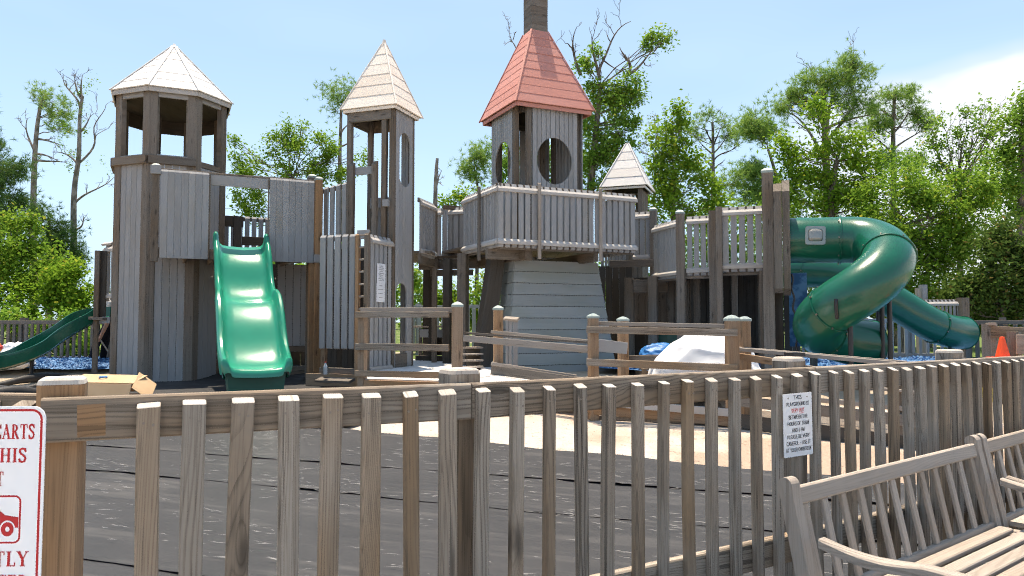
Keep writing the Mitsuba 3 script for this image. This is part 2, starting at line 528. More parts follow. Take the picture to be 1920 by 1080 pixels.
# black ground liner: three overlapping strips that run along E1, each with its own wrinkles
def liner_strip(s0, s1, q0, q1, seed, lift, qstep=0.05, sstep=0.013, far=None):
    q = np.arange(q0, q1, qstep)
    s = np.arange(s0, s1, sstep)
    Q, S = np.meshgrid(q, s)
    wob = 0.05 * (meshkit.fbm(np.stack([Q * 0.8, Q * 0 + seed, Q * 0], -1), 3, seed) - 0.5)
    edge = (S - s0) / (s1 - s0)
    if far is not None:                            # the far edge follows a line instead of the strip
        S = s0 + edge * (far(Q) - s0)
    S2 = S + wob * (1 - edge) * 2 + 0.03 * (meshkit.noise(np.stack([Q * 1.5, Q * 0, Q * 0 + seed], -1), seed + 9) - 0.5) * edge
    X = Q * E1[0] + S2 * E2[0]
    Y = Q * E1[1] + S2 * E2[1]
    r1 = 1 - np.abs(2 * meshkit.noise(np.stack([Q * 1.1, S * 7.5, Q * 0 + seed], -1), seed) - 1)
    r2 = 1 - np.abs(2 * meshkit.noise(np.stack([Q * 2.3 + S * 1.2, S * 15, Q * 0 + seed], -1), seed + 1) - 1)
    act = np.clip(meshkit.fbm(np.stack([Q * 1.6, S * 3.4, Q * 0 + 5], -1), 3, seed + 2) * 4.0 - 1.7, 0.0, 1)
    Z = 0.012 * (meshkit.fbm(np.stack([Q * 1.2, S * 2.5, Q * 0], -1), 3, seed + 3) - 0.3) + act * (0.007 * r1 ** 9 + 0.005 * r2 ** 7)
    r3 = 1 - np.abs(2 * meshkit.noise(np.stack([Q * 3.5 - S * 2, S * 24, Q * 0 + seed], -1), seed + 8) - 1)
    act3 = np.clip(meshkit.fbm(np.stack([Q * 3.0, S * 7.0, Q * 0 + 9], -1), 2, seed + 7) * 5 - 2.7, 0, 1)
    Z = Z + act3 * 0.005 * r3 ** 6 + 0.003 * meshkit.noise(np.stack([Q * 9, S * 30, Q * 0], -1), seed + 4)
    # the near edge of each strip curls up a little here and there
    Z = Z + 0.012 * np.exp(-((S - s0) / 0.03) ** 2) * meshkit.noise(np.stack([Q * 1.4, Q * 0, Q * 0], -1), seed + 6)
    Z = Z + lift + ground_h(X, Y) + 0.004
    v = np.stack([X.ravel(), Y.ravel(), Z.ravel()], 1)
    nx = len(q)
    i, j = np.meshgrid(np.arange(len(s) - 1), np.arange(nx - 1), indexing='ij')
    a = (i * nx + j).ravel()
    f = np.vstack([np.stack([a, a + 1, a + nx + 1], 1), np.stack([a, a + nx + 1, a + nx], 1)])
    return v, f


# strip edges measured in the photograph: s = distance along E2
fl = lambda Q: 7.33 - 0.195 * (Q + 0.15) + 0.05 * np.sin(Q * 3)
strip = [(0.9, 3.35, -5.5, 4.6, None), (3.27, 5.30, -6.6, 3.4, None), (5.22, 6.35, -7.4, 3.0, None), (6.27, 7.0, -8.6, 2.6, lambda Q: np.maximum(fl(Q), 6.4))]
for i, (s0, s1, q0, q1, far_) in enumerate(strip):
    ground_piece('ground_liner', liner_strip(s0, s1, q0, q1, 20 + i, 0.020 + 0.006 * i, far=far_), 'liner_fabric', True, 'black woven ground liner behind the front fence')
ground_piece('ground_liner', liner_strip(8.2, 14.6, -14.0, -5.3, 31, 0.050, 0.12, 0.05), 'liner_fabric', True, 'black ground liner rumpled in folds at the left')
# pale slivers imitating sun glints on wrinkles, scattered in drifts over the liner
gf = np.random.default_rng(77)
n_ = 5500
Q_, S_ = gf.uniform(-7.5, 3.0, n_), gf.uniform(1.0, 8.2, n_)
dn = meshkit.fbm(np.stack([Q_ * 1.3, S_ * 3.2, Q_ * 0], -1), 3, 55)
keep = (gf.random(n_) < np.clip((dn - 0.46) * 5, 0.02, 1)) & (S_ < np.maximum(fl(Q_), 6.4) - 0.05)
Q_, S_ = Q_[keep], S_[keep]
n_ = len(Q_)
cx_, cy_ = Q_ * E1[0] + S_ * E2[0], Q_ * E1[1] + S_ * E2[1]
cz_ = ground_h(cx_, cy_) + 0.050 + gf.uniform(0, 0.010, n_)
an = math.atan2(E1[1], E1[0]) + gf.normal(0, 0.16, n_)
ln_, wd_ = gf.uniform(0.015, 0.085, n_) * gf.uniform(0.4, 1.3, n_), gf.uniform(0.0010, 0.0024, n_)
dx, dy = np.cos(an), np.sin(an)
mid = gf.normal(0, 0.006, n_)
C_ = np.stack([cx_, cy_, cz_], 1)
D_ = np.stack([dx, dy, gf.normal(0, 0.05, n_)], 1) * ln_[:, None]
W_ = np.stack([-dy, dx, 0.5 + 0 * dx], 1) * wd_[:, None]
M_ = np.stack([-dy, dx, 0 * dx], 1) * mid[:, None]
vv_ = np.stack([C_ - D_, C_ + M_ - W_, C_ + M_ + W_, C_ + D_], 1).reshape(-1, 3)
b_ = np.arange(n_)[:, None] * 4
key = put(None, 'liner_fibre', (vv_, np.vstack([b_ + [0, 1, 2], b_ + [1, 3, 2]]), np.zeros((len(vv_), 2))), 'glint_white')
labels[key] = {'kind': 'stuff', 'label': 'pale slivers painted as sun glints over the black ground liner', 'category': 'fibres'}
# the loose fold at the far left
fold = []
for k in range(3):
    p0, p1 = onz(-60, 752 - 12 * k, 0.15), onz(205, 722 - 10 * k, 0.2)
    n = 30
    pts = [p0 + (p1 - p0) * t + V(0, 0.10 * math.sin(7 * t + k), 0.05 * math.sin(9 * t + 2 * k) + 0.03) for t in np.linspace(0, 1, n)]
    fold.append(tube_mesh(pts, [0.06 + 0.05 * math.sin(5 * t + k) ** 2 for t in np.linspace(0, 1, n)], 8))
solo('liner_roll', 'loose black rolls of ground liner lying left of the octagonal tower', 'liner', joined(fold), 'liner_fabric', True)


def mulch(poly, n, z, seed, dens=1.0):
    g = np.random.default_rng(seed)
    x0, y0, x1, y1 = poly.bounds
    P = np.column_stack([g.uniform(x0, x1, n), g.uniform(y0, y1, n)])
    P = P[shapely.contains_xy(poly, P[:, 0], P[:, 1])]
    m = len(P)
    c = np.column_stack([P, z(P[:, 0], P[:, 1]) + g.uniform(0.0, 0.05, m)])
    d = g.normal(size=(m, 3)); d[:, 2] *= 0.4
    d /= np.linalg.norm(d, axis=1, keepdims=True)
    e = np.cross(d, g.normal(size=(m, 3)) + [0, 0, 2.0])
    e /= np.linalg.norm(e, axis=1, keepdims=True)
    L = g.uniform(0.02, 0.055, m)[:, None]
    W = g.uniform(0.008, 0.018, m)[:, None]
    v = np.stack([c - d * L, c + e * W, c + d * L, c - e * W], 1).reshape(-1, 3)
    b = np.arange(m)[:, None] * 4
    f = np.vstack([b + [0, 1, 2], b + [0, 2, 3]])
    uv = np.repeat(g.uniform(0, 300, (m, 2)), 4, axis=0)
    return v, f, uv


def mulch_bed(poly, n, seed, base):
    zf = lambda x, y: ground_h(x, y) + 0.03 + 0.16 * meshkit.fbm(np.stack([x * 0.9, y * 0.9, x * 0], -1), 3, seed)
    v, f = sheet_poly(poly, 0.35, zf)
    rv = np.random.default_rng(seed).uniform(0, 300, (len(v), 2))
    key = put(None, 'rubber_mulch', joined([(v, f, rv), mulch(poly, n, zf, seed)]), 'mulch_blue', False)
    labels[key] = {'kind': 'stuff', 'label': base, 'category': 'mulch'}


mulch_bed(Polygon([(-12.6, 16.7), (-9.0, 16.9), (-8.8, 20), (-13.4, 19)]), 12000, 41, 'loose blue rubber mulch left of the octagonal tower')
mulch_bed(Polygon([(1.6, 15.2), (3.4, 13.4), (12.0, 11.6), (14.5, 17.5), (6.0, 19.5), (2.6, 18.0)]), 30000, 42, 'loose blue rubber mulch under the tube slides')

# ================================================================ front picket fence
KF = 1.1143
FZ = 1.4 - 0.177 * KF                                # top of the rail
FP = [KF * V(-1.096, 1.75), KF * V(-0.117, 2.19), KF * V(1.207, 2.99), KF * V(3.30, 4.37), KF * V(4.9, 5.45)]


def fence_at(px):
    """Plan point on the front face of the rail seen at photograph column px (at rail height)."""
    u = (px - 960) / FPX
    for a, b in zip(FP[:-1], FP[1:]):
        d = b - a
        t = (u * a[1] - a[0]) / (d[0] - u * d[1])
        if -0.15 <= t <= 1.0 or b is FP[-1]:
            return a + d * t, unit(d)


fence = thing('picket_fence', 'weathered wooden picket fence across the whole foreground', 'fence')
for i, (a, b) in enumerate(zip(FP[:-1], FP[1:])):
    d = unit(b - a)
    nb = V(-d[1], d[0])                              # towards the playground
    a3, b3 = v3(a + d * 0.002 + nb * 0.019, FZ - 0.0575), v3(b - d * 0.002 + nb * 0.019, FZ - 0.0575)
    m = beam(a3, b3, 0.115, 0.040, v3(nb, 0), 0.005, segs=8)
    put(fence, 'rail', m, 'wood_fence')
    lo = -1.5 * d if i == 0 else 0 * d
    put(fence, 'bottom_rail', beam(v3(a + d * 0.002 + nb * 0.019, 0.44), v3(b - d * 0.002 + nb * 0.019, 0.44), 0.115, 0.040, v3(nb, 0), 0.005, segs=6), 'wood_fence')
pick = [(286, 764), (368.5, 757), (457, 754), (541.5, 749), (623.5, 746), (695, 743), (768.5, 740), (836, 738), (901, 735), (963.5, 733), (1023.5, 730), (1082, 727), (1134.5, 725), (1187.5, 722), (1236.5, 720),
        (1282, 717), (1325.5, 714.5), (1369, 712.6), (1408, 710), (1447.5, 709), (1485, 706), (1518.5, 702), (1553, 700), (1582, 699), (1610.5, 697), (1637, 696), (1663.5, 694), (1690, 692), (1715, 690.5),
        (1737.5, 689), (1759.5, 687), (1781, 685), (1802, 684), (1821, 683), (1840, 682), (1858.5, 680.5), (1876.5, 679), (1893.5, 678), (1910, 677), (1926, 676), (1942, 675)]
wide = [40, 41, 42.5, 39.5, 39, 38, 31, 36, 31.5, 31, 27, 28, 29, 27, 25, 26, 26, 25.5, 24, 23, 24, 23, 20, 21, 21, 20.7, 21, 20.5, 22, 19.6, 19, 18.5, 18, 16.7, 16.3, 15.5, 16, 15, 14, 14, 14]
lean = {1134.5: 0.012, 286: -0.016, 1802: -0.02, 1663.5: 0.02, 1740: 0.01}
for (px, py), wpx in zip(pick, wide):
    p, d = fence_at(px)
    nf = V(d[1], -d[0])                              # towards the camera
    t = 0.034
    th = math.atan2(d[1], d[0]) + math.atan2(px - 960, FPX)
    w = (wpx * p[1] / FPX - t * abs(math.sin(th))) / math.cos(th)
    w = min(max(w, 0.036), 0.06)
    c = p + nf * (t / 2 + 0.0015)
    yy = c[1]
    # top of the front face as seen
    zt = at(px, py, yy)[2] + 0.004 + rng.uniform(-0.003, 0.003)
    ln = lean.get(px, rng.normal(0, 0.006))
    bw = rng.normal(0, 0.004)
    foot = v3(c + d * (ln * -1.0), 0.14)
    top = v3(c + d * ln * 0.2, zt)
    m = beam(foot, top, w, t, v3(nf, 0), 0.004, cut1=(rng.uniform(-0.06, 0.06), -rng.uniform(0.28, 0.46)), segs=7, bow=v3(d * bw, 0))
    # end grain on top, its paler colour standing in for sunlight
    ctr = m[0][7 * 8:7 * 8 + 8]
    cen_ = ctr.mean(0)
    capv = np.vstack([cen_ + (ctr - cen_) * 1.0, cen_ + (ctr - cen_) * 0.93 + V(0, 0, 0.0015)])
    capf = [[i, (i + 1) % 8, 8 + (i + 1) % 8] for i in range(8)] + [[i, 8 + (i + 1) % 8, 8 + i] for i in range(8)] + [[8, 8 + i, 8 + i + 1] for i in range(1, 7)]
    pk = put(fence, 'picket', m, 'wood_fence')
    put(pk, 'end_grain', (capv, np.array(capf), np.column_stack([capv[:, 0] * 2 + capv[:, 1], capv[:, 1] * 2 - capv[:, 0]]) + V(*ruv())), 'wood_end_sunlit')
    for sx in (-0.011, 0.012):
        for dz in (0.045,):
            q = v3(c + nf * (t / 2 + 0.0008) + d * (sx + ln * 0.2), zt - dz - rng.uniform(-0.008, 0.008))
            if px < 1500:
                put(pk, 'nail', tube_mesh([q - v3(nf, 0) * 0.004, q + v3(nf, 0) * 0.0012], 0.0036, 8), 'nail')
for px, zt in ((113, 1.252), (887, 1.248), (1511, 1.246), (1812, 1.252)):
    p, d = fence_at(px)
    nb = V(-d[1], d[0])
    c = p + nb * (0.040 + 0.055 + 0.002)
    top = v3(c, zt)
    s = d
    # domed, weather-rounded post top
    m0 = beam(v3(c, -0.2), v3(c, zt - 0.018), 0.111, 0.111, v3(nb, 0), 0.012)
    z = zt - 0.018
    pkey = put(fence, 'fence_post', m0, 'wood_fence')
    if px < 200:
        scene[pkey]['bsdf'] = {'type': 'ref', 'id': 'wood_orange_material'}
    put(pkey, 'end_grain', joined([prism(rect(0.111, 0.111, 0.012), v3(c, z + 0.0005), v3(c, zt - 0.006), v3(d, 0), v3(nb, 0), taper=0.95), prism(rect(0.1055, 0.1055, 0.014), v3(c, zt - 0.006), v3(c, zt), v3(d, 0), v3(nb, 0), taper=0.86)]), 'wood_end_sunlit')  # post top in the paler wood, sunlight painted in
# patch of fresh colour and the left hand return of the fence
pp_, d = fence_at(177)
nf = V(d[1], -d[0])
put('picket_fence__rail', 'unweathered_patch', beam(v3(pp_ + nf * 0.0008 - d * 0.033, FZ - 0.062), v3(pp_ + nf * 0.0008 + d * 0.033, FZ - 0.060), 0.085, 0.0014, v3(nf, 0), 0.0003), 'wood_orange', label='orange unweathered patch on the grey rail')
ret = thing('picket_fence', 'weathered picket fence section running off behind the red and white cart sign', 'fence')
ra, rb = KF * V(-1.15, 1.862), KF * V(-2.7, 2.05)
d = unit(rb - ra); nb = V(d[1], -d[0]) * -1
nb = V(d[1], -d[0]) if V(d[1], -d[0])[1] > 0 else -V(d[1], -d[0])
for nm, z in (('rail', FZ - 0.0575), ('bottom_rail', 0.27)):
    put(ret, nm, beam(v3(ra + nb * 0.019, z), v3(rb + nb * 0.019, z), 0.115, 0.040, v3(nb, 0), 0.005, segs=4), 'wood_fence')
for k in range(12):
    c = ra + d * (0.045 + 0.113 * k) - nb * 0.025
    put(ret, 'picket', beam(v3(c, 0.14), v3(c, FZ - 0.024 + rng.uniform(-0.004, 0.004)), 0.052, 0.046, v3(-nb, 0), 0.004, cut1=(0.03, -0.36), segs=4), 'wood_fence')


# ================================================================ signs
def serif_text(text, h, width):
    """Condensed serif capitals as one shapely shape of the given height and width, baseline at 0, centred."""
    from shapely import union_all
    from shapely.geometry import LineString
    K, N = 0.15, 0.055

    def ln(pts, w):
        return LineString(pts).buffer(w / 2, cap_style='flat', join_style='mitre')

    def sf(x, y, w=0.30):
        return sbox(x - w / 2, y - (0.05 if y > 0.5 else 0), x + w / 2, y + (0.05 if y < 0.5 else 0))

    def st(x, w=K, y0=0, y1=1):
        return sbox(x - w / 2, y0, x + w / 2, y1)

    def el(cx, cy, rx, ry, k=K, n=N):
        return affinity.scale(Point(cx, cy).buffer(1, 32), rx, ry, origin=(cx, cy)).difference(affinity.scale(Point(cx, cy).buffer(1, 32), rx - k, ry - n, origin=(cx, cy)))
    bowl = lambda y0, y1, x, rx: el(x, (y0 + y1) / 2, rx, (y1 - y0) / 2).intersection(sbox(x - 0.02, 0, 2, 1))
    cc = el(0.36, 0.5, 0.35, 0.52).difference(sbox(0.42, 0.27, 1, 0.73)).union(sbox(0.60, 0.68, 0.655, 1.0)).union(sbox(0.60, 0.0, 0.655, 0.30))
    sp = [(0.50, 0.80), (0.44, 0.93), (0.30, 0.98), (0.14, 0.92), (0.10, 0.76), (0.18, 0.62), (0.32, 0.52), (0.44, 0.42), (0.50, 0.28), (0.44, 0.08), (0.28, 0.02), (0.14, 0.07), (0.08, 0.22)]
    G = {'I': [st(.18), sf(.18, 0), sf(.18, 1)], 'T': [st(.34), sbox(.03, .94, .65, 1), sbox(.03, .74, .08, 1), sbox(.60, .74, .65, 1), sf(.34, 0)],
         'H': [st(.18), st(.62), sbox(.18, .48, .62, .54), sf(.18, 0), sf(.18, 1), sf(.62, 0), sf(.62, 1)], 'L': [st(.18), sf(.18, 1), sbox(.05, 0, .58, .06), sbox(.53, 0, .58, .26)],
         'E': [st(.18), sbox(.05, 0, .58, .06), sbox(.05, .94, .56, 1), sbox(.18, .48, .44, .54), sbox(.53, 0, .58, .24), sbox(.51, .78, .56, 1), sbox(.40, .38, .45, .64)], 'F': [st(.18), sbox(.05, .94, .56, 1), sbox(.18, .48, .44, .54), sbox(.51, .76, .56, 1), sbox(.40, .38, .45, .64), sf(.18, 0)],
         'A': [ln([(.10, .02), (.36, 1)], N), ln([(.34, 1), (.62, .0)], K), sbox(.2, .30, .52, .36), sf(.10, 0, .24), sf(.62, 0)], 'N': [st(.14, N), st(.64, N), ln([(.16, 1), (.62, 0)], K), sf(.14, 0, .24), sf(.14, 1, .24), sf(.64, 1, .24)],
         'Y': [ln([(.10, 1), (.36, .46)], K), ln([(.62, 1), (.37, .46)], N), st(.36, K, 0, .5), sf(.10, 1, .26), sf(.62, 1, .22), sf(.36, 0)], 'P': [st(.18), bowl(.46, 1, .24, .36), sbox(.18, .94, .26, 1), sf(.18, 0), sf(.18, 1)],
         'R': [st(.18), bowl(.48, 1, .24, .34), sbox(.18, .48, .3, .54), ln([(.34, .5), (.62, .0)], K), sf(.18, 0), sf(.62, 0, .22)], 'D': [st(.18), bowl(0, 1, .22, .46), sbox(.05, 0, .26, .05), sbox(.05, .95, .26, 1)],
         'O': [el(.38, .5, .37, .52)], 'C': [cc], 'G': [cc, st(.60, K, .08, .46), sf(.58, .46, .26)], 'S': [LineString(sp).buffer(.062), sbox(.475, .72, .53, 1), sbox(.05, 0, .105, .28)]}
    W = {'I': .36, 'T': .68, 'H': .80, 'L': .62, 'E': .64, 'F': .60, 'A': .74, 'N': .80, 'Y': .72, 'P': .66, 'R': .74, 'D': .74, 'O': .76, 'C': .70, 'G': .76, 'S': .60, ' ': .38}
    out, x = [], 0.0
    for ch in text:
        for g in G.get(ch, []):
            out.append(affinity.translate(g, x, 0))
        x += W[ch] + 0.06
    u = union_all(out)
    return affinity.affine_transform(u, [width / (x - 0.06), 0, 0, h, -width / 2, 0])


def lettering(par, text, height, c, X, Z, N, matname, condense=1.0, bold=False, center=True, right=None, serif=0.0):
    """One line of lettering on the plane (X, Z), standing 1 mm proud along N; c = middle of the baseline."""
    m = meshkit.text_mesh(text, height, 0.0008, bold)
    q = np.array(m.vertices)
    w = q[:, 0].max() * condense
    q = q * [condense, 1, 1]
    q[:, 0] -= w / 2
    P = np.asarray(c) + q[:, :1] * X + q[:, 1:2] * Z + (q[:, 2:] + 0.0005) * N
    f = np.array(m.faces)
    if np.dot(np.cross(X, Z), N) < 0:
        f = f[:, ::-1]
    put(par, 'lettering', (P, f, np.zeros((len(P), 2))), matname)


def round_rect(w, h, r):
    return sbox(-w / 2 + r, -h / 2 + r, w / 2 - r, h / 2 - r).buffer(r, 16)


def flat(poly, O, X, Z, N, t):
    return pboard(poly, O, X, Z, N, t)


sg = thing('cart_sign', 'white metal sign with red border and red lettering about carts at the left edge', 'sign')
sd = 1.66                                            # distance of the sign
sc = sd / FPX                                        # metres per pixel there
SX, SZ, SN = unit(V(1, 0.02, 0)), V(0.004, 0, 1), unit(V(0.02, -1, 0))
tl = at(78, 765, sd)
SW, SH = 218 * sc, 366 * sc
SO = at(-31, 948, sd)
put(sg, 'plate', flat(round_rect(SW, SH, 24 * sc), SO - SN * 0.002, SX, SZ, SN, 0.002), 'sign_white')
ring = round_rect(SW - 11 * sc, SH - 11 * sc, 20 * sc).difference(round_rect(SW - 19 * sc, SH - 19 * sc, 16 * sc))
put(sg, 'border', flat(ring, SO, SX, SZ, SN, 0.0008), 'ink_red')
for text, yb, hpx, halfw in (('NO GOLF CARTS', 823, 27, 94.5), ('PAST THIS', 867, 26, 79.5), ('POINT', 911, 26, 36.5), ('STRICTLY', 1062, 27, 81.7), ('ENFORCED', 1106, 27, 82)):
    put(sg, 'lettering', pboard(serif_text(text, hpx * sc, 2 * halfw * sc), at(-31, yb, sd) + SN * 0.0004, SX, SZ, SN, 0.0008), 'ink_red')
fr = round_rect(136 * sc, 88 * sc, 12 * sc)
FO = at(-31, 974, sd)
put(sg, 'pictogram_frame', flat(fr.difference(round_rect(130 * sc, 82 * sc, 9 * sc)), FO, SX, SZ, SN, 0.0008), 'ink_red')
k = sc
car = Polygon([(-66, -22), (-66, -4), (-52, 2), (-40, 2), (-30, 26), (22, 26), (46, 8), (75, 4), (75, -16), (66, -16), (66, -22)])
wheel = Point(52, -19).buffer(17).union(Point(-44, -19).buffer(17))
car = car.difference(wheel).union(Point(52, -19).buffer(13.5).difference(Point(52, -19).buffer(5))).union(Point(-44, -19).buffer(13.5).difference(Point(-44, -19).buffer(5)))
put(sg, 'cart_pictogram', flat(affinity.scale(car, k * 0.85, k * 0.95, origin=(0, 0)), FO, SX, SZ, SN, 0.0008), 'ink_red')
put(sg, 'sign_post', beam(at(-43.5, 980, sd + 0.05) * V(1, 1, 0), at(-43.5, 800, sd + 0.05), 0.05, 0.04, (0, 1, 0)), 'steel_black')

hs = thing('warning_sign', 'small white sign with black and red capitals screwed to the picket fence', 'sign')
p0, d = fence_at(1473)
nf = V(d[1], -d[0])
hx, hn = v3(d, 0), v3(nf, 0)
hc2 = p0 + nf * (0.0515)
hsc = hc2[1] / FPX
top, bot = at(1472, 737, hc2[1]), at(1472, 855, hc2[1])
HH = top[2] - bot[2]
HW = 0.184
HO = v3(hc2, (top[2] + bot[2]) / 2)
HX = unit(hx + V(0, 0, 0.012)); HZ = unit(V(0, 0, 1) - 0.012 * hx)
put(hs, 'plate', flat(round_rect(HW, HH, 0.006), HO, HX, HZ, hn, 0.002), 'sign_white')
lines = [('THIS', 0.30, 'ink_black'), ('PLAYGROUND IS', 0.84, 'ink_black'), ('VERY HOT', 0.50, 'ink_red_bright'), ('BETWEEN THE', 0.70, 'ink_black'), ('HOURS OF 10AM', 0.80, 'ink_black'), ('AND 6 PM', 0.46, 'ink_black'),
         ('PLEASE BE VERY', 0.84, 'ink_black'), ('CAREFUL - USE IT', 0.90, 'ink_black'), ('AT YOUR OWN RISK', 0.95, 'ink_black')]
for i, (t, w, mt) in enumerate(lines):
    lh = HH * 0.062
    zc = HH * 0.5 - HH * 0.095 - i * HH * 0.1035
    mw = np.array(meshkit.text_mesh(t, lh, 0.001).vertices)[:, 0].max()
    lettering(hs, t, lh, HO + HZ * zc + hn * 0.002, HX, HZ, hn, mt, HW * 0.93 * w / mw)
put(hs, 'underline', flat(sbox(0.005, 0, 0.038, 0.002), HO + HZ * (HH * 0.405 - 2 * HH * 0.1035 - 0.006) + hn * 0.002, HX, HZ, hn, 0.0008), 'ink_red_bright')
for sx in (-0.06, 0.06):
    q = HO + HX * sx + HZ * HH * 0.43 + hn * 0.002
    put(hs, 'screw', tube_mesh([q, q + hn * 0.0015], 0.003, 8), 'nail')


# ================================================================ benches
def bench(label, P, ang, L, group):
    """Teak garden bench: P = plan point of the left rear post, ang = direction of its length; the seat looks to the right of it."""
    key = thing('garden_bench', label, 'bench', group)
    ax = V(math.cos(ang), math.sin(ang), 0)
    fr = V(math.sin(ang), -math.cos(ang), 0)         # to the front
    up = V(0, 0, 1)
    B = v3(P, 0)

    def loc(x, y, z):
        return B + ax * x + fr * y + up * z
    lean = 0.21                                      # how far the back leans per metre
    zs, zt = 0.465, 0.862
    pw = 0.050
    # rear posts, cut from one board: straight below the seat, leaning above, rounded at the top
    for x in (0.0, L - pw):
        prof = [(0.00, 0.0), (0.052, 0.0), (0.052, 0.40)]
        n = 10
        yb = lambda z: -lean * max(z - 0.40, 0)
        prof += [(0.052 + yb(0.80), 0.80)]
        for a in np.linspace(0, math.pi, n):
            prof.append((0.026 + yb(0.83) + 0.028 * math.cos(a), 0.835 + 0.028 * math.sin(a)))
        prof += [(0.0 + yb(0.78), 0.78), (0.0, 0.40)]
        poly = Polygon([(-(y), z) for y, z in prof]).buffer(0)
        poly = affinity.scale(poly, -1, 1, origin=(0, 0))
        m = pboard(poly, loc(x, 0, 0), fr, up, ax, pw)
        put(key, 'rear_post', m, 'wood_bench')
    yb = lambda z: -lean * max(z - 0.40, 0) + 0.026
    leanv = unit(V(0, 0, 1) - fr * lean)
    nb = unit(fr + up * lean)
    put(key, 'back_rail', beam(loc(pw + 0.001, yb(0.795), 0.795), loc(L - pw - 0.001, yb(0.795), 0.795), 0.062, 0.034, nb, 0.006, segs=4), 'wood_bench')
    put(key, 'lower_back_rail', beam(loc(pw + 0.001, yb(0.452), 0.452), loc(L - pw - 0.001, yb(0.452), 0.452), 0.045, 0.034, nb, 0.005, segs=4), 'wood_bench')
    ns = 12
    for k in range(ns):
        x = pw + 0.045 + (L - 2 * pw - 0.09) * k / (ns - 1)
        put(key, 'back_slat', beam(loc(x, yb(0.474), 0.474), loc(x, yb(0.763), 0.763), 0.037, 0.015, nb, 0.004), 'wood_bench')
    # seat
    depth = 0.50
    ys = np.linspace(0.075, depth - 0.02, 6)
    for k, y in enumerate(ys):
        put(key, 'seat_slat', beam(loc(0.012 if k else pw + 0.004, y, zs - 0.012 - 0.012 * math.sin(math.pi * k / 5)), loc(L - 0.012 if k else L - pw - 0.004, y, zs - 0.012 - 0.012 * math.sin(math.pi * k / 5)), 0.062, 0.022, up, 0.005, segs=4), 'wood_bench')
    put(key, 'front_rail', beam(loc(0.07, depth - 0.01, zs - 0.075), loc(L - 0.07, depth - 0.01, zs - 0.075), 0.07, 0.028, fr, 0.005), 'wood_bench')
    for x in (0.004, L / 2 - 0.02, L - pw + 0.012):
        put(key, 'seat_bearer', beam(loc(x + 0.022, 0.07, zs - 0.062), loc(x + 0.022, depth - 0.03, zs - 0.062), 0.04, 0.06, up, 0.004), 'wood_bench')
    for x in (0.0, L - pw):
        put(key, 'front_leg', beam(loc(x + pw / 2, depth - 0.01, 0), loc(x + pw / 2, depth - 0.01, 0.645), pw, pw, fr, 0.006), 'wood_bench')
        # armrest: waisted in plan, rounded nose, falling a little to the front
        n = 24
        L_, R_ = [], []
        for t in np.linspace(0, 1, n):
            y = 0.054 + 0.475 * t
            hw = 0.022 + 0.010 * math.sin(math.pi * min(t * 1.15, 1)) ** 2 * (1 if t > 0.4 else 0.6) + 0.006 * t
            if t > 0.9:
                hw *= math.sqrt(max(1 - ((t - 0.9) / 0.1) ** 2 * 0.55, 0))
            L_.append((x + pw / 2 - hw, y)); R_.append((x + pw / 2 + hw, y))
        v, f = [], []
        for (a, b), t in zip(zip(L_, R_), np.linspace(0, 1, n)):
            z = 0.680 - 0.022 * math.sin(math.pi * min(t / 0.7, 1)) * 0.9 - 0.012 * t
            th = 0.030
            e = 0.006
            for (xx, zz) in ((a[0], z - e), (a[0] + e, z), (b[0] - e, z), (b[0], z - e), (b[0], z - th), (a[0], z - th)):
                v.append(loc(xx, a[1], zz))
        for i in range(n - 1):
            for j in range(6):
                q = [i * 6 + j, i * 6 + (j + 1) % 6, (i + 1) * 6 + (j + 1) % 6, (i + 1) * 6 + j]
                f += [[q[0], q[1], q[2]], [q[0], q[2], q[3]]]
        for b0, s in ((0, 1), ((n - 1) * 6, -1)):
            for j in range(1, 5):
                f.append([b0, b0 + j + 1, b0 + j] if s < 0 else [b0, b0 + j, b0 + j + 1])
        v = np.array(v)
        ou, ov = ruv()
        uvv = np.stack([(v - B) @ ax + (v - B) @ up + ou, (v - B) @ fr + ov], 1)
        put(key, 'armrest', (v, np.array(f), uvv), 'wood_bench')
    return key


b0 = at(1458, 886, 2.68)
BANG = math.atan2(0.985, 1.257)
bd = V(math.cos(BANG), math.sin(BANG))
b0 = b0 + V(math.sin(BANG), -math.cos(BANG), 0) * 0.11
bench('silvery wooden slatted bench, the nearer of the two at the lower right', b0[:2] - bd * 0.03, BANG, 1.62, 'garden benches along the fence')
bench('silvery wooden slatted bench at the right edge, end to end with the nearer bench', b0[:2] + bd * 1.615, BANG + 0.02, 1.62, 'garden benches along the fence')
# ================================================================ helpers for the timber play structure
def vpart(parent, name):
    return numbered(f"{parent}__{name}")


def planks(par, A, B, z0, z1, n, out, t=0.03, gap=0.003, hole=None, mat_='wood_grey', name='board', bevel=0.0, z1b=None):
    """n upright boards side by side between plan points A and B, outer face on the line AB, hole a shapely polygon in (s, z)."""
    A, B, out = V(*A), V(*B), unit(V(*out))
    L = np.linalg.norm(B - A)
    S = (B - A) / L
    w = L / n
    for i in range(n):
        s0, s1 = i * w + gap / 2, (i + 1) * w - gap / 2
        zt = z1 if z1b is None else z1 + (z1b - z1) * (i + 0.5) / n
        jit = rng.uniform(-0.002, 0.003)
        if hole is not None and hole.intersects(sbox(s0, z0, s1, zt)):
            poly = sbox(s0, z0, s1, zt).difference(hole)
            for g_ in getattr(poly, 'geoms', [poly]):
                m = pboard(g_, v3(A + out * jit, 0), v3(S, 0), (0, 0, 1), v3(-out, 0), t)
                if m is not None:
                    put(par, name, m, mat_)
            continue
        else:
            c = A + S * (s0 + s1) / 2 - out * (t / 2 - jit)
            m = beam(v3(c, z0), v3(c, zt), s1 - s0, t, v3(out, 0), 0.008 if gap < 0.005 else 0.004, cut1=(0, -bevel))
        put(par, name, m, mat_)


